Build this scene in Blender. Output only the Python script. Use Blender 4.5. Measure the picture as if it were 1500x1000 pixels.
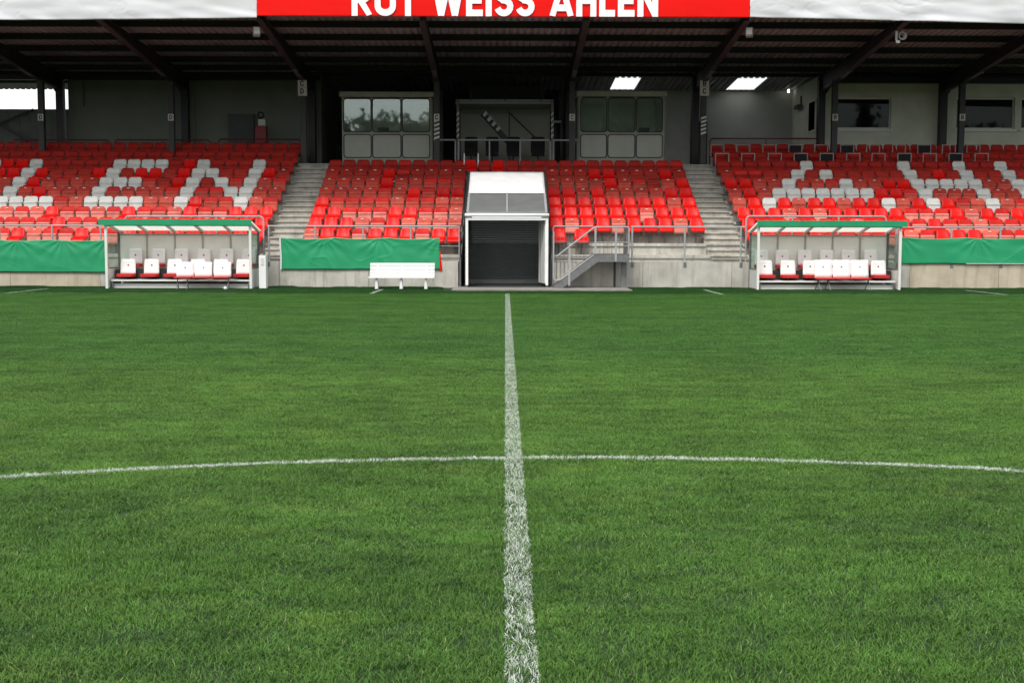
import bpy, math, random
import numpy as np
from mathutils import Vector, Matrix, noise

for o in list(bpy.data.objects):
    bpy.data.objects.remove(o)
scene = bpy.context.scene
COL = scene.collection
rnd = random.Random(7)

# ------------------------------------------------------------------ camera
F, CAM_H = 1794.0, 1.41                       # focal length in photo pixels (1500 wide), eye height
PITCH, YAW, ROLL = math.atan(147 / F), math.atan(10 / F), math.radians(0.12)
RM = Matrix.Rotation(-YAW, 3, 'Z') @ Matrix.Rotation(math.pi / 2 - PITCH, 3, 'X') @ Matrix.Rotation(ROLL, 3, 'Z')
cam_data = bpy.data.cameras.new('camera')
cam = bpy.data.objects.new('camera', cam_data)
COL.objects.link(cam)
cam.location = (0, 0, CAM_H)
cam.rotation_euler = RM.to_euler()
cam_data.sensor_width = 36.0
cam_data.lens = F / 1500 * 36
cam_data.clip_start, cam_data.clip_end = 0.1, 2000
scene.camera = cam

def XZ(px, py, Y):
    """metric X, Z of a photo point that lies at distance Y"""
    d = RM @ Vector(((px - 750) / F, (500 - py) / F, -1.0))
    t = Y / d.y
    return d.x * t, CAM_H + d.z * t

# ------------------------------------------------------------------ sky, sun, exposure
world = bpy.data.worlds.new('World')
scene.world = world
world.use_nodes = True
wn, wl = world.node_tree.nodes, world.node_tree.links
SUN_EL, SUN_AZ = math.radians(52), math.radians(200)     # azimuth clockwise from +Y
sky = wn.new('ShaderNodeTexSky')
sky.sky_type = 'NISHITA'
sky.sun_disc = False
sky.sun_elevation, sky.sun_rotation = SUN_EL, SUN_AZ
sky.dust_density, sky.air_density = 3.0, 1.0
hs = wn.new('ShaderNodeHueSaturation')
hs.inputs['Saturation'].default_value = 0.18
mixw = wn.new('ShaderNodeMix'); mixw.data_type = 'RGBA'
mixw.inputs['Factor'].default_value = 0.6
mixw.inputs[7].default_value = (8.6, 8.8, 9.0, 1)          # closed cloud cover
wl.new(sky.outputs[0], hs.inputs['Color'])
wl.new(hs.outputs[0], mixw.inputs[6])
bg = wn['Background']
wl.new(mixw.outputs[2], bg.inputs[0])
bg.inputs[1].default_value = 0.115
sun_d = bpy.data.lights.new('sun', 'SUN')
sun_d.energy, sun_d.angle, sun_d.color = 1.5, math.radians(16), (1.0, 0.97, 0.92)
sun = bpy.data.objects.new('sun', sun_d)
COL.objects.link(sun)
sd = Vector((math.sin(SUN_AZ) * math.cos(SUN_EL), math.cos(SUN_AZ) * math.cos(SUN_EL), math.sin(SUN_EL)))
sun.rotation_euler = sd.to_track_quat('Z', 'Y').to_euler()
vs = scene.view_settings
vs.view_transform, vs.look, vs.gamma, vs.exposure = 'Standard', 'None', 1.0, 0.68
vs.use_curve_mapping = False
scene.cycles.use_denoising = True
scene.cycles.denoising_prefilter = 'ACCURATE'
scene.cycles.max_bounces = 8
scene.cycles.transparent_max_bounces = 12

# ------------------------------------------------------------------ materials
MATS = {}

class NT:
    """small helper round a node tree"""
    def __init__(s, m):
        s.n, s.l = m.node_tree.nodes, m.node_tree.links
    def new(s, t): return s.n.new(t)
    def val(s, sock, v):
        if hasattr(v, 'is_output') or isinstance(v, bpy.types.NodeSocket): s.l.new(v, sock)
        else: sock.default_value = v
    def math(s, op, a, b=None, clamp=False):
        n = s.new('ShaderNodeMath'); n.operation = op; n.use_clamp = clamp
        s.val(n.inputs[0], a)
        if b is not None: s.val(n.inputs[1], b)
        return n.outputs[0]
    def mix(s, f, a, b, blend='MIX'):
        n = s.new('ShaderNodeMix'); n.data_type = 'RGBA'; n.blend_type = blend
        s.val(n.inputs[0], f)
        s.val(n.inputs[6], a if not isinstance(a, tuple) else (*a, 1)[:4])
        s.val(n.inputs[7], b if not isinstance(b, tuple) else (*b, 1)[:4])
        return n.outputs[2]
    def noise(s, vec, scale, detail=3, rough=0.55):
        n = s.new('ShaderNodeTexNoise')
        n.inputs['Scale'].default_value = scale; n.inputs['Detail'].default_value = detail
        n.inputs['Roughness'].default_value = rough
        if vec is not None: s.l.new(vec, n.inputs['Vector'])
        return n.outputs['Fac']
    def ramp(s, fac, lo, hi):
        n = s.new('ShaderNodeMapRange'); n.inputs[1].default_value = lo; n.inputs[2].default_value = hi
        s.l.new(fac, n.inputs[0]); return n.outputs[0]
    def pos(s): return s.new('ShaderNodeNewGeometry').outputs['Position']
    def scaled(s, vec, sc):
        n = s.new('ShaderNodeVectorMath'); n.operation = 'MULTIPLY'
        s.l.new(vec, n.inputs[0]); n.inputs[1].default_value = sc; return n.outputs[0]

def mat(name, col, rough=0.6, metal=0.0, vary=0.12, nscale=3.0, spec=0.5, objvary=0.0, bump=0.0, bscale=60,
        streak=None, translucent=0.0, sheen=None):
    m = bpy.data.materials.new(name); m.use_nodes = True
    t = NT(m); b = t.n['Principled BSDF']
    p = t.pos()
    base = col
    if vary:
        f = t.ramp(t.noise(p, nscale, 4), 0.3, 0.7)
        base = t.mix(f, tuple(c * (1 - vary) for c in col), tuple(min(1, c * (1 + vary)) for c in col))
    if streak:      # rain streaks: shape of their own, running down the wall
        scol, amt = streak
        f = t.ramp(t.noise(t.scaled(p, (3.1, 3.1, 0.35)), 1.6, 5, 0.65), 0.5, 0.78)
        base = t.mix(t.math('MULTIPLY', f, amt), base, scol)
    if objvary:
        oi = t.new('ShaderNodeObjectInfo')
        k = t.math('ADD', t.math('MULTIPLY', oi.outputs['Random'], 2 * objvary), 1 - objvary)
        n = t.new('ShaderNodeVectorMath'); n.operation = 'SCALE'
        if isinstance(base, tuple): n.inputs[0].default_value = base[:3]
        else: t.l.new(base, n.inputs[0])
        t.l.new(k, n.inputs['Scale']); base = n.outputs[0]
    if isinstance(base, tuple): b.inputs['Base Color'].default_value = (*base, 1)[:4]
    else: t.l.new(base, b.inputs['Base Color'])
    b.inputs['Roughness'].default_value = rough
    b.inputs['Metallic'].default_value = metal
    b.inputs['Specular IOR Level'].default_value = spec
    if bump:
        bn = t.new('ShaderNodeBump'); bn.inputs['Strength'].default_value = bump; bn.inputs['Distance'].default_value = 0.01
        t.l.new(t.noise(p, bscale, 4), bn.inputs['Height']); t.l.new(bn.outputs[0], b.inputs['Normal'])
    if translucent:
        tr = t.new('ShaderNodeBsdfTranslucent'); mx = t.new('ShaderNodeMixShader')
        tr.inputs[0].default_value = (*col, 1)[:4]
        mx.inputs[0].default_value = translucent
        t.l.new(b.outputs[0], mx.inputs[1]); t.l.new(tr.outputs[0], mx.inputs[2])
        t.l.new(mx.outputs[0], t.n['Material Output'].inputs[0])
    MATS[name] = m
    return m

def glass(name, tint, refl):
    m = bpy.data.materials.new(name); m.use_nodes = True
    t = NT(m); t.n.remove(t.n['Principled BSDF'])
    tr = t.new('ShaderNodeBsdfTransparent'); tr.inputs[0].default_value = (*tint, 1)
    gl = t.new('ShaderNodeBsdfGlossy'); gl.inputs['Roughness'].default_value = 0.02
    gl.inputs[0].default_value = (0.85, 0.95, 0.92, 1)
    mx = t.new('ShaderNodeMixShader'); mx.inputs[0].default_value = refl
    t.l.new(tr.outputs[0], mx.inputs[1]); t.l.new(gl.outputs[0], mx.inputs[2])
    t.l.new(mx.outputs[0], t.n['Material Output'].inputs[0])
    MATS[name] = m

mat('concrete', (0.47, 0.445, 0.395), 0.9, vary=0.18, nscale=1.8, bump=0.4, streak=((0.18, 0.165, 0.135), 0.75))
mat('concrete_tan', (0.47, 0.41, 0.31), 0.9, vary=0.16, nscale=1.6, bump=0.3, streak=((0.27, 0.21, 0.12), 0.7))
mat('concrete_step', (0.47, 0.45, 0.395), 0.92, vary=0.22, nscale=2.6, bump=0.4, streak=((0.20, 0.185, 0.15), 0.75))
mat('concrete_slab', (0.25, 0.225, 0.205), 0.9, vary=0.2, nscale=2.5, bump=0.3)
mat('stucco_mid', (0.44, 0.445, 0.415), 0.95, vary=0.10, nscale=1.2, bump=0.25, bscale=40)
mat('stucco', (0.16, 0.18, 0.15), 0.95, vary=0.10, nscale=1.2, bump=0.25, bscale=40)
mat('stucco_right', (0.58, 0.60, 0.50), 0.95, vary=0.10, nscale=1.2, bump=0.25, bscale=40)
mat('dark_cladding', (0.10, 0.11, 0.10), 0.7, vary=0.15)
mat('roof_sheet', (0.25, 0.245, 0.26), 0.55, vary=0.25, nscale=0.8)
mat('dark_steel', (0.012, 0.012, 0.0125), 0.5, vary=0.2)
mat('rafter_steel', (0.022, 0.022, 0.024), 0.5, vary=0.25)
mat('galvanised', (0.17, 0.175, 0.175), 0.5, 0.3, vary=0.18, nscale=9)
mat('column_paint', (0.035, 0.039, 0.036), 0.55, vary=0.15, nscale=4)
mat('rail_paint', (0.33, 0.335, 0.33), 0.5, 0.0, vary=0.1, nscale=8)
mat('rail_red', (0.12, 0.02, 0.02), 0.5)
mat('white_paint', (0.82, 0.82, 0.80), 0.4, vary=0.04, nscale=4)
mat('white_panel', (0.68, 0.68, 0.64), 0.6, vary=0.06, nscale=2)
mat('dugout_back', (0.86, 0.86, 0.80), 0.7, vary=0.06, nscale=1.5)
mat('tarp_cover', (0.74, 0.74, 0.74), 0.6, vary=0.04)
mat('tarp_white', (0.61, 0.615, 0.63), 0.6, vary=0.03, nscale=1.0)
mat('tarp_red', (0.78, 0.006, 0.003), 0.6, vary=0.04, nscale=1.0, spec=0.12)
mat('tarp_green', (0.015, 0.285, 0.12), 0.42, vary=0.08, nscale=1.5)
mat('green_paint', (0.012, 0.27, 0.12), 0.4, vary=0.08)
mat('letter_white', (0.86, 0.86, 0.86), 0.6, vary=0.0)
mat('sign_white', (0.62, 0.62, 0.57), 0.6, vary=0.05)
mat('black', (0.008, 0.008, 0.009), 0.5, vary=0.0)
mat('black_fabric', (0.012, 0.012, 0.014), 0.9, vary=0.2)
mat('booth_frame', (0.34, 0.345, 0.28), 0.6, vary=0.08)
mat('booth_panel', (0.43, 0.44, 0.385), 0.6, vary=0.05)
mat('booth_inside', (0.74, 0.76, 0.68), 0.9, vary=0.1)
mat('gasket', (0.015, 0.017, 0.016), 0.6, vary=0.0)
mat('interior_dark', (0.03, 0.03, 0.03), 0.9, vary=0.0)
mat('shutter', (0.06, 0.068, 0.068), 0.5, 0.3, vary=0.15, nscale=2)
mat('tunnel_side', (0.10, 0.105, 0.105), 0.5, vary=0.2)
mat('red_cushion', (0.55, 0.012, 0.012), 0.6, vary=0.1)
mat('red_box', (0.22, 0.012, 0.012), 0.5)
mat('grey_board', (0.075, 0.085, 0.09), 0.8)
mat('lamp_housing', (0.30, 0.28, 0.28), 0.5, vary=0.05)
mat('emblem', (0.10, 0.10, 0.10), 0.6, vary=0.0)
mat('ground', (0.03, 0.05, 0.02), 1.0, vary=0.3)
mat('soil', (0.012, 0.032, 0.006), 1.0, vary=0.3, nscale=6)
mat('tree_leaf', (0.13, 0.15, 0.12), 0.9, vary=0.35, nscale=0.8)
mat('skylight', (0.85, 0.86, 0.86), 0.5, vary=0.0, translucent=0.85)
mat('clear_film', (0.16, 0.165, 0.158), 0.35, vary=0.12, nscale=2)
glass('booth_glass', (0.86, 0.90, 0.86), 0.11)
glass('dark_glass', (0.05, 0.055, 0.055), 0.014)
glass('side_glass', (0.80, 0.86, 0.83), 0.10)
# seats
mat('seat_bright', (0.70, 0.006, 0.003), 0.42, vary=0.05, objvary=0.14, spec=0.25)
mat('seat_red', (0.54, 0.010, 0.006), 0.48, vary=0.10, objvary=0.15, spec=0.25)
mat('seat_rose', (0.63, 0.105, 0.072), 0.6, vary=0.15, nscale=5, objvary=0.18, spec=0.2)
mat('seat_faded', (0.60, 0.085, 0.058), 0.55, vary=0.14, nscale=5, objvary=0.15, spec=0.25)
mat('seat_dull', (0.36, 0.016, 0.010), 0.55, vary=0.15, objvary=0.2, spec=0.2)
mat('seat_mid', (0.46, 0.036, 0.022), 0.55, vary=0.15, nscale=5, objvary=0.15, spec=0.2)
mat('seat_pink', (0.77, 0.26, 0.21), 0.6, vary=0.16, nscale=5, objvary=0.18, spec=0.2)
mat('seat_white', (0.70, 0.70, 0.66), 0.45, vary=0.07, nscale=5, objvary=0.06, spec=0.25)

def lamp_mat():
    m = bpy.data.materials.new('lamp_glow'); m.use_nodes = True
    b = m.node_tree.nodes['Principled BSDF']
    b.inputs['Emission Color'].default_value = (1, 0.97, 0.9, 1); b.inputs['Emission Strength'].default_value = 3
    MATS['lamp_glow'] = m
lamp_mat()

LINE_X0, LINE_X1 = 0.0, 0.112          # halfway line
CIRC = (0.45, -1.30, 9.15)
TOUCH_Y = 32.5
TICKS = (-13.15, -3.55, 5.75, 13.3)

def grass_mat(name, blades):
    m = bpy.data.materials.new(name); m.use_nodes = True
    t = NT(m); b = t.n['Principled BSDF']
    p = t.pos()
    sx = t.new('ShaderNodeSeparateXYZ'); t.l.new(p, sx.inputs[0])
    x, y = sx.outputs[0], sx.outputs[1]
    big = t.ramp(t.noise(t.scaled(p, (0.55, 1.0, 0)), 1.1, 4, 0.6), 0.32, 0.68)
    mid = t.ramp(t.noise(t.scaled(p, (0.6, 1.0, 0)), 5.5, 4, 0.65), 0.36, 0.66)
    if blades:
        at = t.new('ShaderNodeAttribute'); at.attribute_name = 'tint'; tint = at.outputs['Fac']
    else:
        tint = t.noise(p, 90, 2)
    f = t.math('ADD', t.math('MULTIPLY', tint, 0.52), t.math('ADD', t.math('MULTIPLY', big, 0.28), t.math('MULTIPLY', mid, 0.26)))
    c = t.mix(f, (0.005, 0.028, 0.005), (0.175, 0.365, 0.056))
    div = t.ramp(t.noise(t.scaled(p, (0.5, 1.0, 0)), 3.2, 5, 0.7), 0.60, 0.72)      # trodden, darker tufts
    c = t.mix(t.math('MULTIPLY', div, 0.75), c, (0.009, 0.034, 0.008))
    yel = t.ramp(t.noise(t.scaled(p, (0.45, 1.0, 0)), 2.1, 5, 0.7), 0.56, 0.72)      # sun-bleached, yellower growth
    c = t.mix(t.math('MULTIPLY', yel, 0.45), c, (0.235, 0.335, 0.060))
    # far mowing band (direction the blades lie in) and the dark border turf beyond the touchline
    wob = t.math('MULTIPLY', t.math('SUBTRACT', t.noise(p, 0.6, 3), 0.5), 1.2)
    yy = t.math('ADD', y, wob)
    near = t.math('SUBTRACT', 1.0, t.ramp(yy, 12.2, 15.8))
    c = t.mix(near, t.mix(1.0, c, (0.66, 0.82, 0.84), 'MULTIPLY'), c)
    inner = t.math('SUBTRACT', 1.0, t.ramp(yy, 6.2, 7.4))  # ground nearest the camera, slightly darker
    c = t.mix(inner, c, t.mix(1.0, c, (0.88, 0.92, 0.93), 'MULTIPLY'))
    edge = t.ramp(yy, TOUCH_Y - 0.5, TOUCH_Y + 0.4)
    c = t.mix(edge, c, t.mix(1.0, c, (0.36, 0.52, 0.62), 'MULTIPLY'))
    # straw blades
    if blades:
        st = t.math('GREATER_THAN', tint, 0.955)
        c = t.mix(t.math('MULTIPLY', st, 0.7), c, (0.36, 0.38, 0.17))
    # paint
    en = t.math('MULTIPLY', t.math('SUBTRACT', t.noise(p, 14, 4, 0.7), 0.5), 0.065)
    xe = t.math('ADD', x, en); ye = t.math('ADD', y, en)
    def band(v, lo, hi):
        return t.math('MULTIPLY', t.math('GREATER_THAN', v, lo), t.math('LESS_THAN', v, hi))
    half = t.math('MULTIPLY', band(xe, LINE_X0, LINE_X1), t.math('LESS_THAN', y, TOUCH_Y))
    dx = t.math('SUBTRACT', x, CIRC[0]); dy = t.math('SUBTRACT', y, CIRC[1])
    r = t.math('SQRT', t.math('ADD', t.math('MULTIPLY', dx, dx), t.math('MULTIPLY', dy, dy)))
    circ = band(t.math('ADD', r, en), CIRC[2] - 0.042, CIRC[2] + 0.04)
    worn = t.math('GREATER_THAN', t.noise(p, 3.0, 4, 0.7), 0.47)
    touch = t.math('MULTIPLY', band(ye, TOUCH_Y - 0.05, TOUCH_Y + 0.05), worn)
    touch = t.math('MULTIPLY', touch, t.math('GREATER_THAN', t.math('ABSOLUTE', x), 6.6))
    tk = None
    for tx in TICKS:
        q = t.math('MULTIPLY', band(xe, tx - 0.055, tx + 0.055), band(y, TOUCH_Y - 0.1, 35.3))
        tk = q if tk is None else t.math('MAXIMUM', tk, q)
    cover = t.math('GREATER_THAN', t.math('ADD', t.math('MULTIPLY', t.math('FRACT', t.math('MULTIPLY', tint, 17.3)), 0.75),
                                          t.math('MULTIPLY', t.noise(p, 9, 3), 0.5)), 0.46)
    patchy = t.math('GREATER_THAN', t.math('ADD', t.math('MULTIPLY', t.math('FRACT', t.math('MULTIPLY', tint, 17.3)), 0.75),
                                           t.math('MULTIPLY', t.noise(p, 7, 4, 0.7), 0.6)), 0.70)
    paint = t.math('MAXIMUM', t.math('MULTIPLY', half, patchy), t.math('MULTIPLY', circ, cover))
    paint = t.math('MAXIMUM', paint, t.math('MAXIMUM', t.math('MULTIPLY', touch, 0.35), t.math('MULTIPLY', tk, 0.6)))
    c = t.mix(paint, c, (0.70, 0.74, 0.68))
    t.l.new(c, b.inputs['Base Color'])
    b.inputs['Roughness'].default_value = 0.55
    b.inputs['Specular IOR Level'].default_value = 0.25
    if blades:
        tr = t.new('ShaderNodeBsdfTranslucent'); t.l.new(c, tr.inputs[0])
        mx = t.new('ShaderNodeMixShader'); mx.inputs[0].default_value = 0.25
        t.l.new(b.outputs[0], mx.inputs[1]); t.l.new(tr.outputs[0], mx.inputs[2])
        t.l.new(mx.outputs[0], t.n['Material Output'].inputs[0])
    MATS[name] = m
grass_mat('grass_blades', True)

# ------------------------------------------------------------------ building helpers
ORIGIN = {}

def put(o, label=None, cat=None, group=None, kind=None):
    if label: o['label'] = label
    if cat: o['category'] = cat
    if group: o['group'] = group
    if kind: o['kind'] = kind
    return o

def thing(name, label, cat, loc, group=None):
    o = bpy.data.objects.new(name, None)
    o.empty_display_size = 0.2
    COL.objects.link(o)
    o.location = loc
    ORIGIN[o] = Vector(loc)
    return put(o, label, cat, group)

def step_block(x0, x1, y0, y1, z0, z1, slab=0.07, over=0.05):
    mb = MB()
    mb.prism([(y0, z1), (y1, z1), (y1, z0), (y0 + over, z0), (y0 + over, z1 - slab - 0.012), (y0 + over * 1.6, z1 - slab - 0.012), (y0 + over * 1.6, z1 - slab), (y0, z1 - slab)], 'x', x0, x1)
    return mb

class MB:
    def __init__(s): s.v, s.f, s.m = [], [], []
    def add(s, vs_, fs, mi=0):
        n = len(s.v); s.v += [tuple(p) for p in vs_]; s.f += [tuple(i + n for i in q) for q in fs]; s.m += [mi] * len(fs); return s
    def box(s, x0, x1, y0, y1, z0, z1, mi=0):
        return s.add([(x, y, z) for z in (z0, z1) for y in (y0, y1) for x in (x0, x1)],
                     [(0, 2, 3, 1), (4, 5, 7, 6), (0, 1, 5, 4), (2, 6, 7, 3), (0, 4, 6, 2), (1, 3, 7, 5)], mi)
    def bar(s, a, b, w, h, up=(0, 0, 1), mi=0):
        a, b = Vector(a), Vector(b); d = (b - a).normalized(); u = Vector(up)
        sd_ = d.cross(u).normalized(); u = sd_.cross(d).normalized()
        vs_ = [p + sd_ * sx * w / 2 + u * sz * h / 2 for p in (a, b) for sx, sz in ((-1, -1), (1, -1), (1, 1), (-1, 1))]
        return s.add(vs_, [(0, 1, 2, 3), (7, 6, 5, 4), (0, 4, 5, 1), (1, 5, 6, 2), (2, 6, 7, 3), (3, 7, 4, 0)], mi)
    def tube(s, path, r, n=8, mi=0):
        P = [Vector(p) for p in path]; rings = []
        ref = None
        for i, p in enumerate(P):
            d = ((P[min(i + 1, len(P) - 1)] - P[max(i - 1, 0)])).normalized()
            if ref is None:
                ref = Vector((0, 0, 1)) if abs(d.z) < 0.9 else Vector((0, 1, 0))
            u = (ref - d * ref.dot(d)).normalized(); ref = u; w = d.cross(u)
            rings.append([p + (u * math.cos(2 * math.pi * k / n) + w * math.sin(2 * math.pi * k / n)) * r for k in range(n)])
        vs_ = [q for rg in rings for q in rg]; fs = []
        for i in range(len(P) - 1):
            for k in range(n):
                fs.append((i * n + k, i * n + (k + 1) % n, (i + 1) * n + (k + 1) % n, (i + 1) * n + k))
        fs += [tuple(range(n))[::-1], tuple((len(P) - 1) * n + k for k in range(n))]
        return s.add(vs_, fs, mi)
    def prism(s, poly, axis, a, b, mi=0):
        """poly in the two other axes, extruded along axis from a to b"""
        n = len(poly)
        def P(q, t):
            return {'x': (t, q[0], q[1]), 'y': (q[0], t, q[1]), 'z': (q[0], q[1], t)}[axis]
        vs_ = [P(q, a) for q in poly] + [P(q, b) for q in poly]
        fs = [tuple(range(n)), tuple(range(n, 2 * n))[::-1]] + [(i, i + n, (i + 1) % n + n, (i + 1) % n) for i in range(n)]
        return s.add(vs_, fs, mi)
    def grid(s, fn, nu, nv, mi=0):
        vs_ = [fn(i / nu, j / nv) for j in range(nv + 1) for i in range(nu + 1)]
        fs = [(j * (nu + 1) + i, j * (nu + 1) + i + 1, (j + 1) * (nu + 1) + i + 1, (j + 1) * (nu + 1) + i) for j in range(nv) for i in range(nu)]
        return s.add(vs_, fs, mi)
    def mesh(s, name, mats, smooth=False, off=Vector((0, 0, 0))):
        me = bpy.data.meshes.new(name)
        me.from_pydata([(a - off.x, b - off.y, c - off.z) for a, b, c in s.v], [], s.f)
        for m in (mats if isinstance(mats, (list, tuple)) else [mats]): me.materials.append(MATS[m])
        me.polygons.foreach_set('material_index', s.m)
        if smooth: me.polygons.foreach_set('use_smooth', [True] * len(s.f))
        me.update(); fix_normals(me)
        return me
    def build(s, name, mats, parent=None, smooth=False):
        off = ORIGIN.get(parent, Vector((0, 0, 0)))
        o = bpy.data.objects.new(name, s.mesh(name, mats, smooth, off))
        COL.objects.link(o)
        if parent is not None: o.parent = parent
        ORIGIN[o] = off
        return o

def fix_normals(me):
    import bmesh
    bm = bmesh.new(); bm.from_mesh(me)
    bmesh.ops.recalc_face_normals(bm, faces=bm.faces)
    bm.to_mesh(me); bm.free()

def solid(o, t, offset=0):
    md = o.modifiers.new('thickness', 'SOLIDIFY'); md.thickness = t; md.offset = offset
    return o

def arc(cx, cy, r, a0, a1, n=8, ry=None):
    ry = ry or r
    return [(cx + r * math.cos(math.radians(a0 + (a1 - a0) * i / n)), cy + ry * math.sin(math.radians(a0 + (a1 - a0) * i / n))) for i in range(n + 1)]

def round_path(pts, r, n=5):
    """polyline with rounded corners (3D)"""
    P = [Vector(p) for p in pts]; out = [P[0]]
    for i in range(1, len(P) - 1):
        a = (P[i - 1] - P[i]).normalized(); b = (P[i + 1] - P[i]).normalized()
        s_, e = P[i] + a * r, P[i] + b * r
        for k in range(n + 1):
            t = k / n
            out.append(s_ * (1 - t) ** 2 + P[i] * 2 * t * (1 - t) + e * t * t)
    out.append(P[-1]); return out

def rrect(x0, x1, y0, y1, r, n=4):
    return arc(x1 - r, y1 - r, r, 0, 90, n) + arc(x0 + r, y1 - r, r, 90, 180, n) + arc(x0 + r, y0 + r, r, 180, 270, n) + arc(x1 - r, y0 + r, r, 270, 360, n)

# --- stroke letters (unit cap height)
T_ = 0.21
def letter(ch):
    h = T_ / 2; lo, hi = h, 1 - h
    if ch == 'R': return 0.70, [[(h, 0), (h, 1)], [(h, hi)] + arc(0.36, 0.70, 0.225, 90, -90, 10, hi - 0.70) + [(h, 0.505)], [(0.34, 0.45), (0.62, 0)]]
    if ch == 'O': return 0.74, [arc(0.37, 0.68, 0.37 - h, 0, 180, 10, 0.32 - h) + arc(0.37, 0.32, 0.37 - h, 180, 360, 10, 0.32 - h) + [(0.74 - h, 0.68)]]
    if ch == 'T': return 0.64, [[(0, hi), (0.64, hi)], [(0.32, 0), (0.32, 1)]]
    if ch == 'W': return 1.06, [[(0.08, 1), (0.29, 0.0)], [(0.29, 0.0), (0.53, 1)], [(0.53, 1), (0.77, 0.0)], [(0.77, 0.0), (0.98, 1)]]
    if ch == 'E': return 0.58, [[(h, 0), (h, 1)], [(h, hi), (0.58, hi)], [(h, 0.5), (0.54, 0.5)], [(h, lo), (0.58, lo)]]
    if ch == 'I': return T_, [[(h, 0), (h, 1)]]
    if ch == 'L': return 0.55, [[(h, 0), (h, 1)], [(h, lo), (0.55, lo)]]
    if ch == 'H': return 0.70, [[(h, 0), (h, 1)], [(0.70 - h, 0), (0.70 - h, 1)], [(h, 0.5), (0.70 - h, 0.5)]]
    if ch == 'N': return 0.72, [[(h, 0), (h, 1)], [(0.72 - h, 0), (0.72 - h, 1)], [(h, 0.97), (0.72 - h, 0.03)]]
    if ch == 'A': return 0.82, [[(0.09, 0), (0.41, 0.98)], [(0.41, 0.98), (0.73, 0)], [(0.2, 0.27), (0.62, 0.27)]]
    if ch == 'S': return 0.64, [arc(0.32, 0.715, 0.22, 20, 270, 12, 0.18) + arc(0.32, 0.305, 0.225, 90, -165, 12, 0.20)]
    if ch == 'C': return 0.66, [arc(0.35, 0.66, 0.25, 5, 180, 10, 0.24) + arc(0.35, 0.34, 0.25, 180, 355, 10, 0.24)]
    if ch == 'D': return 0.68, [[(h, 0), (h, 1)], [(h, hi), (0.30, hi)] + arc(0.30, 0.5, 0.275, 90, -90, 10, 0.5 - h) + [(h, lo)]]
    if ch == 'B': return 0.66, [[(h, 0), (h, 1)], [(h, hi), (0.33, hi)] + arc(0.33, 0.71, 0.2, 90, -90, 8, hi - 0.71) + [(h, 0.53)], [(h, 0.5), (0.34, 0.5)] + arc(0.34, 0.3, 0.22, 90, -90, 8, 0.3 - lo) + [(h, lo)]]

def ribbon(mb, pts, t, tf, mi=0):
    """flat stroke of width t through 2D pts; tf maps 2D to 3D"""
    n = len(pts); P = [Vector(p) for p in pts]; L, Rr = [], []
    for i in range(n):
        a = (P[i] - P[i - 1]).normalized() if i else None
        b = (P[i + 1] - P[i]).normalized() if i < n - 1 else None
        a = a or b; b = b or a
        na, nb = Vector((-a.y, a.x)), Vector((-b.y, b.x))
        m = (na + nb).normalized(); k = 1 / max(0.5, m.dot(na))
        L.append(P[i] + m * t / 2 * k); Rr.append(P[i] - m * t / 2 * k)
    vs_ = [tf(p) for p in L] + [tf(p) for p in Rr]
    mb.add(vs_, [(i, i + 1, n + i + 1, n + i) for i in range(n - 1)], mi)

def write(parent, text, x0, z0, cap, y, m, width=None, stroke=T_, gap=0.10, space=0.34):
    """letters on a plane facing the pitch, one mesh per letter"""
    ws = [letter(c)[0] if c != ' ' else space for c in text]
    tot = sum(ws) + gap * (len(text) - 1)
    sx = (width / (tot * cap)) if width else 1.0
    cx = x0
    for c, w in zip(text, ws):
        if c != ' ':
            mb = MB()
            for k, st in enumerate(letter(c)[1]):
                ribbon(mb, st, stroke, lambda p, k=k: (cx + p.x * cap * sx, y - 0.004 - 0.0015 * k, z0 + min(1, max(0, p.y)) * cap))
            mb.build('letter', m, parent)
        cx += (w + gap) * cap * sx

# ------------------------------------------------------------------ ground, pitch, grass
mb = MB(); mb.box(-600, 600, -300, 900, -0.6, -0.05)
put(mb.build('ground', 'ground'), 'flat ground around the football pitch', 'ground', kind='structure')
mb = MB(); mb.grid(lambda u, v: (-40 + 80 * u, -20 + 57.2 * v, 0.0), 1, 1)
put(mb.build('pitch', 'soil'), 'green football pitch with white lines', 'pitch', kind='structure')
SX0, SX1 = XZ(665, 424, 36.4)[0], XZ(918, 424, 36.4)[0]
mb = MB(); mb.box(SX0, SX1, 34.75, 37.0, -0.02, 0.035)
put(mb.build('pavement', 'concrete_slab'), 'concrete slab in front of the tunnel door', 'pavement', kind='structure')

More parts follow.
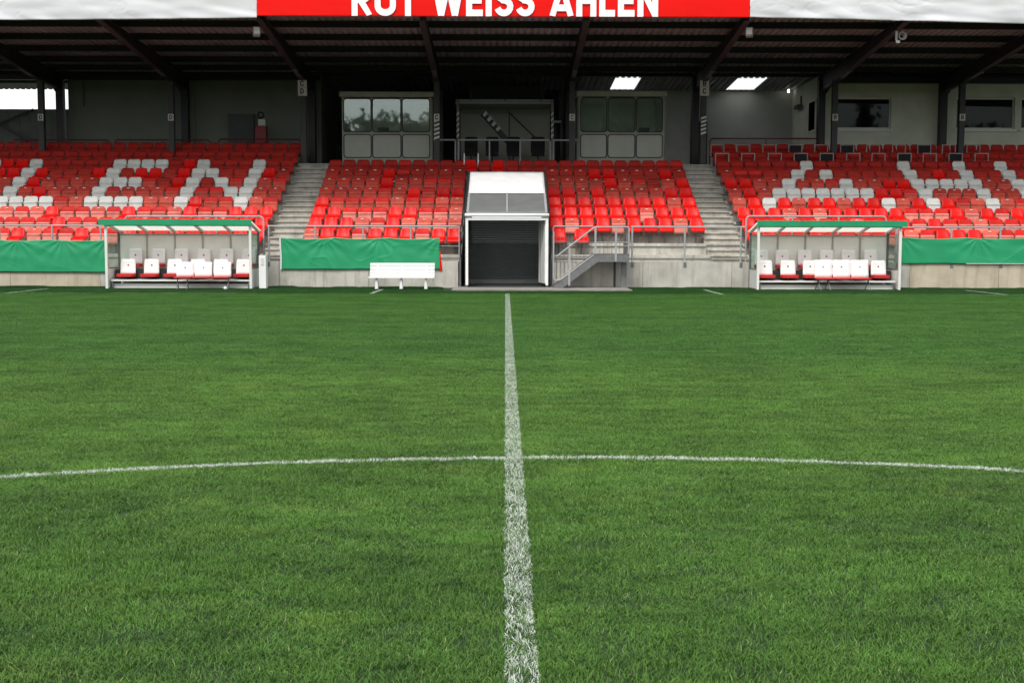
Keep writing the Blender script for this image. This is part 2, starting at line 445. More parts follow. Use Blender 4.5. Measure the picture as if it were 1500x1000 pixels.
def build_grass():
    NP, S, NB = 7, 0.62, 5200
    g = np.random.default_rng(3)
    V, FC, PID, TINT, nv = [], [], [], [], 0
    for k in range(NP):
        bx, by = (g.random(NB) - 0.5) * S, (g.random(NB) - 0.5) * S
        # tufts: pull blades together a little
        cx, cy = (g.random(90) - 0.5) * S, (g.random(90) - 0.5) * S
        idx = g.integers(0, 90, NB); pull = g.random(NB) ** 2 * 0.45
        bx, by = bx + (cx[idx] - bx) * pull * 0.25, by + (cy[idx] - by) * pull * 0.25
        h = 0.009 + 0.013 * g.random(NB) + 0.008 * (g.random(90)[idx])
        az = g.random(NB) * 2 * np.pi
        lean = h * (0.3 + 1.3 * g.random(NB))
        w = 0.0010 + 0.0010 * g.random(NB)
        dx, dy = np.cos(az) * lean, np.sin(az) * lean
        ta = az + np.pi / 2 + g.normal(0, 0.5, NB)
        wx, wy = np.cos(ta) * w, np.sin(ta) * w
        tint = np.clip(0.62 * g.random(NB) ** 1.15 + 0.38 * g.random(90)[idx], 0, 0.94)
        straw = g.random(NB) < 0.02
        tint[straw] = 0.97
        z0 = np.zeros(NB)
        pts = np.stack([np.stack([bx - wx, by - wy, z0], 1), np.stack([bx + wx, by + wy, z0], 1),
                        np.stack([bx + dx * .35 + wx * .85, by + dy * .35 + wy * .85, h * .62], 1),
                        np.stack([bx + dx * .35 - wx * .85, by + dy * .35 - wy * .85, h * .62], 1),
                        np.stack([bx + dx, by + dy, h], 1)], 1)     # NB,5,3
        V.append(pts.reshape(-1, 3)); base = nv + np.arange(NB) * 5
        for i in range(NB):
            b = int(base[i]); FC.append((b, b + 1, b + 2, b + 3)); FC.append((b + 3, b + 2, b + 4))
        PID.append(np.full(NB * 5, k)); TINT.append(np.repeat(tint, 5)); nv += NB * 5
    # scatter points
    pts = []
    st = 0.44
    y = 1.6
    while y < 36.9:
        xm = 0.47 * y + 3.5
        x = -math.ceil(xm / st) * st
        while x <= xm:
            if not (y > 34.5 and SX0 - 0.3 < x < SX1 + 0.3):
                pts.append((x + rnd.uniform(-.05, .05), y + rnd.uniform(-.05, .05)))
            x += st
        y += st
    P = np.array([(a, b, 0.002) for a, b in pts])
    verts = np.concatenate(V + [P])
    me = bpy.data.meshes.new('grass'); me.from_pydata(verts.tolist(), [], FC)
    pid = np.concatenate(PID + [np.full(len(P), -1)]).astype(np.int32)
    var = np.concatenate([np.full(nv, -1), g.integers(0, NP, len(P))]).astype(np.int32)
    rot = np.concatenate([np.zeros(nv), g.random(len(P)) * 2 * np.pi]).astype(np.float32)
    scl = np.concatenate([np.ones(nv), [0.9 + 0.32 * noise.noise(Vector((a * 0.9, b * 1.3, 4))) + g.normal(0, 0.07) + (abs(g.normal(0, 0.7)) if b > 36.3 else 0) for a, b, c in P]]).astype(np.float32)
    tin = np.concatenate(TINT + [np.zeros(len(P))]).astype(np.float32)
    for nm, ty, arr in (('pid', 'INT', pid), ('var', 'INT', var), ('rot', 'FLOAT', rot), ('scl', 'FLOAT', scl), ('tint', 'FLOAT', tin)):
        a = me.attributes.new(nm, ty, 'POINT'); a.data.foreach_set('value', arr)
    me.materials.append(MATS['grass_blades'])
    o = bpy.data.objects.new('grass', me); COL.objects.link(o)
    put(o, 'short mown green grass covering the football pitch', 'grass', kind='stuff')
    ng = bpy.data.node_groups.new('scatter_grass', 'GeometryNodeTree')
    ng.interface.new_socket('Geometry', in_out='INPUT', socket_type='NodeSocketGeometry')
    ng.interface.new_socket('Geometry', in_out='OUTPUT', socket_type='NodeSocketGeometry')
    N, L = ng.nodes, ng.links
    gi, go = N.new('NodeGroupInput'), N.new('NodeGroupOutput')
    def attr(nm, ty):
        n = N.new('GeometryNodeInputNamedAttribute'); n.data_type = ty; n.inputs['Name'].default_value = nm
        return n.outputs['Attribute']
    def eq(a, v):
        n = N.new('FunctionNodeCompare'); n.data_type = 'INT'; n.operation = 'EQUAL'
        L.new(a, n.inputs[2]); n.inputs[3].default_value = v; return n.outputs[0]
    def sep(v):
        n = N.new('GeometryNodeSeparateGeometry'); n.domain = 'POINT'
        L.new(gi.outputs[0], n.inputs['Geometry']); L.new(eq(attr('pid', 'INT'), v), n.inputs['Selection']); return n.outputs[0]
    pnt = sep(-1)
    jn = N.new('GeometryNodeJoinGeometry')
    cmb = N.new('ShaderNodeCombineXYZ'); L.new(attr('rot', 'FLOAT'), cmb.inputs[2])
    cs = N.new('ShaderNodeCombineXYZ'); cs.inputs[0].default_value = cs.inputs[1].default_value = 1.0; L.new(attr('scl', 'FLOAT'), cs.inputs[2])
    for k in range(NP):
        io = N.new('GeometryNodeInstanceOnPoints')
        L.new(pnt, io.inputs['Points']); L.new(eq(attr('var', 'INT'), k), io.inputs['Selection'])
        L.new(sep(k), io.inputs['Instance']); L.new(cmb.outputs[0], io.inputs['Rotation']); L.new(cs.outputs[0], io.inputs['Scale'])
        L.new(io.outputs[0], jn.inputs[0])
    L.new(jn.outputs[0], go.inputs[0])
    md = o.modifiers.new('scatter', 'NODES'); md.node_group = ng
build_grass()

# ------------------------------------------------------------------ stand: levels
Y0, DEP, Z0, RISE = 38.0, 0.80, 0.99, 0.358     # first row riser, row depth, first row floor, rise
WALL_Y, WALL_H = 37.0, 0.79
def zf(k): return Z0 + RISE * k
def ys(k): return Y0 + DEP * k
XS0, XS1 = 6.35, 7.50                            # stairs between these |X|
XT = 1.40                                        # tunnel cut half width
XEND = 23.0

def front_wall(label, spans):
    w = thing('concrete_wall', label, 'wall', (spans[0][0], WALL_Y, 0), 'low concrete walls along the pitch')
    for x0, x1 in spans:
        n = max(1, round((x1 - x0) / 2.6)); L_ = (x1 - x0) / n
        for i in range(n):
            MB().box(x0 + i * L_ + 0.006, x0 + (i + 1) * L_ - 0.006, WALL_Y, WALL_Y + 0.22, -0.02, WALL_H).build('panel', 'concrete_tan' if abs(x0 + (i + .5) * L_) > 11.3 else 'concrete', w)
    return w
front_wall('low grey concrete wall from the left edge to the tunnel, under the green banners', [(-XEND, -XT - 0.02)])
front_wall('low grey concrete wall from the tunnel to the right edge, behind the steel stairs', [(XT + 0.06, XEND)])

def terrace(label, x0, x1, rows, cut=None):
    t = thing('concrete_terrace', label, 'terrace', (x0, WALL_Y + 0.22, 0), 'concrete seating terraces')
    spans = [(x0, x1)]
    MB().box(x0, x1, WALL_Y + 0.222, Y0 + 0.02, 0.3, WALL_H - 0.004).build('step', 'concrete_step', t)
    for k in range(rows):
        step_block(x0, x1, ys(k) - 0.03, ys(k + 1) + (0.07 if k < rows - 1 else 0.3), zf(k) - 0.5, zf(k), 0.10).build('step', 'concrete_step', t)
    return t
terrace('concrete terrace steps under the outer left seat block', -XEND, -XS1 - 0.003, 10)
terrace('concrete terrace steps under the seats between left stairs and tunnel', -XS0 + 0.003, -XT - 0.01, 7)
terrace('concrete terrace steps under the seats between tunnel and right stairs', XT + 0.01, XS0 - 0.003, 7)
terrace('concrete terrace steps under the outer right seat block', XS1 + 0.003, XEND, 10)
tt = thing('concrete_terrace', 'top concrete step under the seat row above the tunnel roof', 'terrace', (0, ys(7), 0), 'concrete seating terraces')
MB().box(-XS0 + 0.003, XS0 - 0.003, ys(7) + 0.021, ys(8) + 0.3, zf(7) - 0.5, zf(7)).build('step', 'concrete_step', tt)

def stairway(label, x0, x1):
    t = thing('concrete_stairs', label, 'stairs', ((x0 + x1) / 2, WALL_Y + 0.2, 0), 'concrete stairways of the stand')
    MB().box(x0, x1, WALL_Y + 0.222, 37.62, 0.3, WALL_H - 0.003).build('step', 'concrete_step', t)
    for k in range(10):
        zm = (zf(k) - RISE / 2) if k else (WALL_H + Z0) / 2
        step_block(x0, x1, ys(k) - 0.43, ys(k) + 0.07, zm - 0.4, zm, 0.05).build('step', 'concrete_step', t)
        step_block(x0, x1, ys(k) - 0.03, ys(k) + 0.47 + (0.4 if k == 9 else 0), zf(k) - 0.4, zf(k), 0.05).build('step', 'concrete_step', t)
stairway('concrete stairway left of the central red seat block', -XS1, -XS0)
stairway('concrete stairway right of the central red seat block', XS0, XS1)

# concourse floor behind the rows
mb = MB(); mb.box(-XEND, XEND, ys(10) + 0.3, 52.2, zf(9) - 0.3, zf(9) - 0.004)
mb.box(-XS0, XS0, ys(8) + 0.3, ys(10) + 0.3, zf(9) - 0.3, zf(9) - 0.006)
put(mb.build('floor', 'concrete_slab'), 'dark concourse floor behind the seat rows', 'floor', kind='structure')

# ------------------------------------------------------------------ rear walls
NEAR_Y, FAR_Y = 47.6, 52.0
def zs(Y): return 8.40 - 0.048 * (Y - 37.2)      # roof sheet underside

def wall_thing(name, label, cat, boxes, m):
    o = thing(name, label, cat, (boxes[0][0], boxes[0][2], zf(9)))
    for b in boxes: MB().box(*b).build('panel', m, o)
    return o
XL = XZ(100, 150, NEAR_Y)[0]
XLr = XZ(470, 150, NEAR_Y)[0]
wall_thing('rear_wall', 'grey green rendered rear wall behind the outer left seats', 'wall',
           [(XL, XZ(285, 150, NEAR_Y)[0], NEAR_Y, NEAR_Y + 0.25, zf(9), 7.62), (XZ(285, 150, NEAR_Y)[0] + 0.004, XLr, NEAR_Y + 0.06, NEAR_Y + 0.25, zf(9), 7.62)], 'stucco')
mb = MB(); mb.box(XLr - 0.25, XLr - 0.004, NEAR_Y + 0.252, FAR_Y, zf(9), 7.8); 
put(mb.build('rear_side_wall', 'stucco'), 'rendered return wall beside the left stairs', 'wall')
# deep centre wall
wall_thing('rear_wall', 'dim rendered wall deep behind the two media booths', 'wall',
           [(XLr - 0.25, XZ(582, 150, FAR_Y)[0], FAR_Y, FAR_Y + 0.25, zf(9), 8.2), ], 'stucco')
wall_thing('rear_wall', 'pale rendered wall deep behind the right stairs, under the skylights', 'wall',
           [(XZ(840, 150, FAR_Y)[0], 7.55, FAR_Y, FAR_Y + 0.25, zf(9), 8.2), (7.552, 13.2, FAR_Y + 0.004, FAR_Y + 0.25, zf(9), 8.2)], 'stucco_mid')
wall_thing('rear_wall', 'wall deep behind the camera platform, blackened for the unlit void', 'wall',
           [(XZ(582, 150, FAR_Y)[0] + 0.01, XZ(840, 150, FAR_Y)[0] - 0.01, FAR_Y, FAR_Y + 0.22, zf(9), 8.2)], 'dark_steel')  # closes the deep void; its darkness is put into the colour
XR = XZ(1207, 150, NEAR_Y)[0]

def window_wall():
    w = thing('rear_wall', 'pale rendered rear wall with dark windows behind the right seats', 'wall', (XR, NEAR_Y, zf(9)))
    zt = 7.62
    wins = []
    for a, b, c, d in ((1222, 1305, 143, 187), (1402, 1486, 146, 189), (1497, 1580, 146, 189), (1650, 1730, 146, 189)):
        x0, z1 = XZ(a, c, NEAR_Y); x1, z0 = XZ(b, d, NEAR_Y)
        wins.append((x0, x1, z0, z1))
    z0m = min(q[2] for q in wins); z1m = max(q[3] for q in wins)
    MB().box(XR, XEND, NEAR_Y, NEAR_Y + 0.3, zf(9), z0m - 0.02).build('panel', 'stucco_right', w)
    MB().box(XR, XEND, NEAR_Y, NEAR_Y + 0.3, z1m + 0.02, zt).build('panel', 'stucco_right', w)
    xs = [XR] + [v for q in wins for v in q[:2]] + [XEND]
    for i in range(0, len(xs), 2):
        if xs[i + 1] - xs[i] > 0.02:
            MB().box(xs[i], xs[i + 1], NEAR_Y, NEAR_Y + 0.3, z0m - 0.02, z1m + 0.02).build('panel', 'stucco_right', w)
    for x0, x1, z0, z1 in wins:
        win = MB().box(x0, x1, NEAR_Y + 0.16, NEAR_Y + 0.19, z0m - 0.02, z1m + 0.02).build('window', 'dark_glass', w)
        fr = MB()
        for (a, b, c, d) in ((x0 + .002, x1 - .002, z0m - .018, z0m + .05), (x0 + .002, x1 - .002, z1m - .05, z1m + .018), (x0 + .002, x0 + .05, z0m + .05, z1m - .05), (x1 - .05, x1 - .002, z0m + .05, z1m - .05)):
            fr.box(a, b, NEAR_Y + 0.12, NEAR_Y + 0.16, c, d)
        fr.build('frame', 'white_panel', win)
        MB().box(x0 - 0.05, x1 + 0.05, NEAR_Y - 0.07, NEAR_Y - 0.002, z0m - 0.11, z0m - 0.02).build('sill', 'white_panel', win)
    # room behind the windows
    MB().box(XR + 0.1, XEND, 50.2, 50.3, zf(9), zt).build('room_back', 'interior_dark', w)
    MB().box(XR + 0.1, XEND, NEAR_Y + 0.3, 50.2, zt, zt + 0.1).build('room_ceiling', 'interior_dark', w)
    # return side with its small window
    MB().box(XR - 0.2, XR - 0.003, NEAR_Y + 0.002, FAR_Y - 0.01, zf(9), 7.75).build('panel', 'stucco_right', w)
    s = MB().box(XR - 0.235, XR - 0.205, 48.0, 49.0, 5.75, 6.85).build('window', 'dark_glass', w)
    fr = MB()
    for a, b, c, d in ((47.94, 49.06, 5.68, 5.75), (47.94, 49.06, 6.85, 6.92), (47.94, 48.0, 5.75, 6.85), (49.0, 49.06, 5.75, 6.85)):
        fr.box(XR - 0.25, XR - 0.203, a, b, c, d)
    fr.build('frame', 'white_panel', s)
window_wall()

# open end at the far left: cladding with an open strip above
def left_end():
    x1 = XL - 0.02; zc = XZ(40, 160, 48.2)[1]
    w = thing('cladding_wall', 'dark steel cladding below the open strip at the far left', 'wall', (x1, 48.2, zf(9)))
    n = 22; L_ = (x1 + XEND + 3) / n
    for i in range(n):
        MB().box(-XEND - 3 + i * L_ + 0.01, -XEND - 3 + (i + 1) * L_ - 0.01, 48.2 + 0.02 * (i % 2), 48.3, zf(9) - 0.3, zc).build('sheet', 'dark_cladding', w)
    b = MB(); a0 = XZ(-60, 205, 48.05); a1 = XZ(48, 160, 48.05)
    b.bar((a0[0], 48.1, a0[1]), (a1[0], 48.1, a1[1]), 0.06, 0.06)
    a0 = XZ(-40, 160, 48.05); a1 = XZ(45, 210, 48.05)
    b.bar((a0[0], 48.02, a0[1]), (a1[0], 48.02, a1[1]), 0.06, 0.06)
    b.build('brace', 'dark_steel', w)
    zt = XZ(40, 122, 48.2)[1]
    MB().box(-XEND - 3, x1, 48.15, 48.3, zt, zt + 0.10).build('beam', 'dark_steel', w)
    zt2 = XZ(40, 117, 48.2)[1]
    MB().box(-XEND - 3, x1, 48.15, 48.3, zt2, 8.0).build('beam', 'dark_steel', w)
    mb = MB(); p0 = XZ(76, 122, 48.1); p1 = XZ(94, 134, 48.1)
    mb.prism([(p0[0], p0[1]), (p1[0], p1[1]), (p1[0] + .03, zt + .1), (p0[0], zt + .1)], 'y', 48.02, 48.14)
    mb.build('gusset', 'dark_steel', w)
left_end()

# ------------------------------------------------------------------ roof
ROOFX = 26.0
PURL = [37.35, 39.3, 41.2, 43.1, 45.0, 46.6, 48.0, 52.1]
def roof():
    r = thing('grandstand_roof', 'dark corrugated steel roof over the grandstand', 'roof', (0, 44, 8))
    def prof(x0, x1):
        P, x, i = [(x0, 0.0)], -ROOFX, 0
        pat = ((0.0, 0.0), (0.11, 0.0), (0.14, 0.045), (0.20, 0.045)); pitch_ = 0.23
        while x < x1:
            for a, b in pat:
                if x0 < x + a < x1: P.append((x + a, b))
            x += pitch_
        P.append((x1, 0.0)); return P
    def sheet(x0, x1, ya, yb, name='roof_sheet', m='roof_sheet'):
        P = prof(x0, x1) if m != 'skylight' else [(x0, 0.02), (x1, 0.02)]; n = len(P)
        mb = MB(); mb.add([(x, ya, zs(ya) + z) for x, z in P] + [(x, yb, zs(yb) + z) for x, z in P],
                          [(i, i + 1, n + i + 1, n + i) for i in range(n - 1)])
        return solid(mb.build(name, m, r), 0.006, 1)
    lights = []
    for a, b in ((893, 929), (1063, 1104)):
        lights.append((XZ(a, 133, 51.7)[0], XZ(b, 133, 51.7)[0]))
    for i in range(len(PURL) - 1):
        ya, yb = PURL[i], PURL[i + 1]
        if i == len(PURL) - 2:
            ym = 51.75
            sheet(-ROOFX, ROOFX, ym, yb); sheet(-ROOFX, ROOFX, ya, 49.05); ya = 49.05
            xs = [-ROOFX, lights[0][0], lights[0][1], lights[1][0], lights[1][1], ROOFX]
            for k in range(5):
                if k % 2: sheet(xs[k] + .004, xs[k + 1] - .004, ya, ym, 'skylight', 'skylight')
                else: sheet(xs[k], xs[k + 1], ya, ym)
        else:
            sheet(-ROOFX, ROOFX, ya, yb)
    for i, y in enumerate(PURL[:-1]):
        z = zs(y) - 0.004; dp = 0.13 if y == 48.0 else 0.2
        mb = MB(); mb.box(-ROOFX, ROOFX, y - 0.05, y + 0.05, z - 0.02, z); mb.box(-ROOFX, ROOFX, y - 0.012, y + 0.012, z - dp + .02, z - 0.02); mb.box(-ROOFX, ROOFX, y - 0.05, y + 0.05, z - dp, z - dp + .02)
        mb.build('purlin', 'dark_steel', r)
    for x0, x1, a in ((-ROOFX, XLr, NEAR_Y), (XR - .2, ROOFX, NEAR_Y)):
        MB().box(x0, x1, a - 0.25, a - 0.05, XZ(200, 118, NEAR_Y)[1] if x0 < 0 else XZ(1300, 123, NEAR_Y)[1], zs(a) - 0.21).build('eave_beam', 'dark_steel', r)
    return r
ROOF = roof()

def wrinkle(x, z, amp, seed, sx=0.5, sz=2.2):
    return amp * (noise.noise(Vector((x * sx, z * sz, seed))) + 0.5 * noise.noise(Vector((x * sx * 2.7 + z * 1.5, z * sz * 2.1, seed + 5))))

def fascia(name, label, xa, xb, za, zb, m, amp, seed):
    """tarpaulin stretched along the roof edge; za / zb: lower edge height at either end"""
    yb_ = 37.18
    top = 9.35
    nu, nv = int((xb - xa) / 0.035), 34
    def fn(u, v):
        x = xa + (xb - xa) * u; z = (za + (zb - za) * u) * (1 - v) + top * v
        w = wrinkle(x, z, amp, seed) + amp * 1.6 * max(0, 1 - v * 4) * noise.noise(Vector((x * 1.3 + z * 2, z * 3, seed + 9)))
        cr = 1 - abs(noise.noise(Vector((x * 1.1 + z * 2.3, z * 2.6 - x * 0.7, seed + 20)))) * 2
        w += amp * 0.9 * max(0, cr - 0.86) * 5 * max(0, noise.noise(Vector((x * 0.5, z, seed + 31))) + 0.25)
        return (x, yb_ + w, z + (0.012 * noise.noise(Vector((x * 0.9, 0, seed))) if v == 0 else 0))
    o = MB().grid(fn, nu, nv).build(name, m, None, True)
    solid(o, 0.004, 1)
    return put(o, label, 'banner', 'banners along the roof edge')
XF0, XF1 = XZ(375.5, 15, 37.1)[0], XZ(1099.5, 15, 37.1)[0]
ZL = XZ(0, 30, 37.18)[1]; ZM = XZ(375, 26.5, 37.18)[1]; ZC = XZ(740, 25, 37.18)[1]; ZM2 = XZ(1100, 25.5, 37.18)[1]; ZR = XZ(1500, 35, 37.18)[1]
fascia('roof_banner', 'white tarpaulin banner along the roof edge, left of the red one', -ROOFX, XF0 - 0.004, ZM + (ZL - ZM) * (ROOFX + XF0) / (XF0 - XZ(0, 20, 37.18)[0]), ZM, 'tarp_white', 0.035, 1.3)
fascia('roof_banner', 'white tarpaulin banner along the roof edge, right of the red one', XF1 + 0.004, ROOFX, ZM2, ZM2 + (ZR - ZM2) * (ROOFX - XF1) / (XZ(1500, 20, 37.18)[0] - XF1), 'tarp_white', 0.04, 4.7)
rb = fascia('roof_banner', 'red banner with white lettering ROT WEISS AHLEN on the roof edge', XF0, XF1, ZC, ZC, 'tarp_red', 0.004, 8.1)
tx0, tz0 = XZ(515, 23.5, 37.13); tx1, _ = XZ(964, 23.5, 37.13)
write(rb, 'ROT WEISS AHLEN', tx0, tz0, 0.93, 37.145, 'letter_white', tx1 - tx0)

# ------------------------------------------------------------------ steel portal frames
COLX = [-16.98, -12.23, -7.40, -2.52, 2.44, 7.26, 12.08, 16.75]
FR_NAMES = ['at the far left by the open strip', 'second from the left', 'beside the top of the left stairs', 'left of the camera platform',
            'right of the camera platform', 'beside the top of the right stairs', 'left of the first dark window', 'in front of the wide dark window at far right']
SIGN = ['D', 'D', 'CD', 'C', 'C', 'BC', 'B', 'B']
CY = 45.45
def stripes(parent, x, y, z0, z1, w, n):
    for i in range(n):
        a = z0 + (z1 - z0) * i / n; h = (z1 - z0) / n * 0.5
        MB().add([(x - w / 2, y, a), (x + w / 2, y, a + h * 0.9), (x + w / 2, y, a + h * 1.9), (x - w / 2, y, a + h)], [(0, 1, 2, 3)]).build('stripe', 'sign_white', parent)

for i, x in enumerate(COLX):
    fr = thing('portal_frame', f'dark steel roof frame and column {FR_NAMES[i]}', 'steel frame', (x, CY, zf(9)), 'steel frames carrying the roof')
    zc = zs(CY) - 0.2
    base = zf(8) if i < 2 or i > 5 else zf(9)
    if i in (2, 3, 4, 5): base = zf(9) - 0.3
    light_col = i in (2, 3, 4, 5, 0, 1)
    w = 0.20
    mb = MB(); mb.box(x - w / 2, x + w / 2, CY - 0.10, CY - 0.085, base, zc - 0.5); mb.box(x - w / 2, x + w / 2, CY + 0.085, CY + 0.10, base, zc - 0.5); mb.box(x - 0.012, x + 0.012, CY - 0.085, CY + 0.085, base, zc - 0.5)
    mb.build('column', 'column_paint' if light_col else 'rafter_steel', fr)
    # rafter: tapered I section from the rear wall to the roof edge
    yr, yf = 47.5, 37.45
    def bot(y): return zs(y) - 0.206 - (0.18 + 0.42 * min(1, max(0, (y - yf) / (CY - yf))))
    pts = [yf, CY - 1.2, CY, yr]
    mb = MB()
    mb.prism([(y, zs(y) - 0.206) for y in pts] + [(y, bot(y)) for y in reversed(pts)], 'x', x - 0.008, x + 0.008)
    mb.build('rafter_web', 'rafter_steel', fr)
    mb = MB()
    for a, b in zip(pts[:-1], pts[1:]):
        mb.bar((x, a, bot(a)), (x, b, bot(b)), 0.2, 0.018); mb.bar((x, a, zs(a) - 0.216), (x, b, zs(b) - 0.216), 0.2, 0.016)
    mb.build('rafter_flange', 'rafter_steel', fr)
    # pale strip added under the rafter; its colour stands for light on the flange
    a, b = CY - 1.9, CY - 0.9
    MB().bar((x, a, bot(a) - 0.025), (x, b, bot(b) - 0.025), 0.15, 0.02).build('lit_flange_strip', 'galvanised', fr)
    # rear column with haunch
    mb = MB(); mb.box(x - 0.13, x + 0.13, NEAR_Y - 0.35, NEAR_Y - 0.04 if abs(x) > 8 else NEAR_Y + 0.1, zf(9), zs(NEAR_Y) - 0.22)
    mb.build('rear_column', 'dark_steel', fr)
    hx = -0.55 if x < 0 else 0.55
    mb = MB(); mb.prism([(x, 7.5), (x + hx * .9, 7.5), (x + hx * .25, 7.0), (x, 6.9)], 'y', NEAR_Y - 0.3, NEAR_Y - 0.27)
    if abs(x) > 8: mb.build('gusset', 'dark_steel', fr)
    # block sign
    if len(SIGN[i]) == 1:
        px = (62, 252, 0, 640, 838, 0, 1222, 1407)[i]
        zsn = XZ(px, 172, CY - 0.13)[1]
        s = MB().box(x - 0.10, x + 0.10, CY - 0.125, CY - 0.104, zsn - 0.12, zsn + 0.12).build('block_sign', 'sign_white', fr)
        write(s, SIGN[i], x - 0.055, zsn - 0.085, 0.17, CY - 0.126, 'black', stroke=0.2)
    else:
        px = 445 if i == 2 else 1030
        za = XZ(px, 118, CY - 0.2)[1]; zb = XZ(px, 140.5, CY - 0.2)[1]
        s = MB().box(x - 0.16, x + 0.16, CY - 0.24, CY - 0.12, zb, za).build('block_sign', 'sign_white', fr)
        zm = (za + zb) / 2 + 0.02
        write(s, SIGN[i][0], x - 0.075, zm + 0.045, 0.20, CY - 0.242, 'black', stroke=0.2)
        write(s, SIGN[i][1], x - 0.075, zm - 0.235, 0.20, CY - 0.242, 'black', stroke=0.2)
        MB().box(x - 0.12, x + 0.12, CY - 0.243, CY - 0.2405, zm, zm + 0.015).build('divider', 'black', s)
    if i in (3, 5):
        zb, za = (XZ(640, 205, CY)[1], XZ(640, 174, CY)[1]) if i == 3 else (XZ(1030, 198, CY)[1], XZ(1030, 170, CY)[1])
        stripes(fr, x, CY - 0.104, zb, za, w, 5)

# floodlights and loudspeaker under the roof edge
def hung_lamp(label, px, py, yaw, Y=37.9):
    x, z = XZ(px, py, Y)
    t = thing('floodlight', label, 'floodlight', (x, Y, z), 'floodlights under the roof edge')
    mb = MB(); mb.prism([(-0.16, -0.12), (0.02, -0.15), (0.10, 0.12), (-0.06, 0.15)], 'x', -0.10, 0.10)
    h = mb.mesh('housing', 'lamp_housing'); o = bpy.data.objects.new('housing', h); COL.objects.link(o); o.parent = t; o.rotation_euler = (0, 0, yaw); ORIGIN[o] = ORIGIN[t]
    ln = MB().box(-0.085, 0.085, -0.12, -0.10, -0.11, 0.09).mesh('lens', 'sign_white'); l = bpy.data.objects.new('lens', ln); COL.objects.link(l); l.parent = o; l.location = (0, -0.012, 0); l.rotation_euler = (-0.28, 0, 0)
    MB().tube([(x, Y + 0.04, z + 0.1), (x + (0.05 if yaw > 0 else -0.05), Y + 0.1, zs(Y) - 0.005)], 0.02, 6).build('arm', 'dark_steel', t)
hung_lamp('grey floodlight hanging under the roof at the left end of the red banner', 375.5, 47, 0.3)
hung_lamp('grey floodlight hanging under the roof at the right end of the red banner', 1098, 48, -0.3)
x, z = XZ(1317, 54, 37.9)
t = thing('loudspeaker', 'small pale horn loudspeaker hanging under the white roof banner', 'loudspeaker', (x, 37.9, z))
mb = MB(); mb.box(x - 0.11, x - 0.055, 37.86, 37.93, z - 0.2, z + 0.16); mb.box(x - 0.11, x + 0.0, 37.8, 37.93, z - 0.2, z - 0.12); mb.build('bracket', 'sign_white', t)
rings = [(0.0, 0.05), (-0.06, 0.055), (-0.14, 0.09), (-0.17, 0.13)]
mb = MB(); n = 14
vs_ = [(x + 0.06 + r * math.cos(2 * math.pi * k / n), 37.9 + d, z + r * math.sin(2 * math.pi * k / n)) for d, r in rings for k in range(n)]
mb.add(vs_, [(i * n + k, i * n + (k + 1) % n, (i + 1) * n + (k + 1) % n, (i + 1) * n + k) for i in range(3) for k in range(n)])
solid(mb.build('horn', 'lamp_housing', t), 0.008)
MB().tube([(x - 0.08, 37.9, z + 0.15), (x - 0.08, 37.95, zs(37.9) - 0.005)], 0.015, 6).build('arm', 'dark_steel', t)
x, z = XZ(1155, 134, 51.6)
t = thing('wall_lamp', 'small lit bulb lamp under the roof above the right seats', 'lamp', (x, 51.6, z))
mb = MB(); n = 8
mb.add([(x + 0.05 * math.cos(2 * math.pi * k / n) * s, 51.6 + 0.05 * math.sin(2 * math.pi * k / n) * s, z + h) for s, h in ((0.5, -.06), (1, -.02), (1, .03), (.4, .07)) for k in range(n)],
       [(i * n + k, i * n + (k + 1) % n, (i + 1) * n + (k + 1) % n, (i + 1) * n + k) for i in range(3) for k in range(n)] + [tuple(range(n)), tuple(range(3 * n, 4 * n))])
mb.build('bulb', 'lamp_glow', t)
MB().tube([(x, 51.6, z + 0.06), (x, 51.6, zs(51.6) - 0.005)], 0.025, 6).build('socket', 'dark_steel', t)

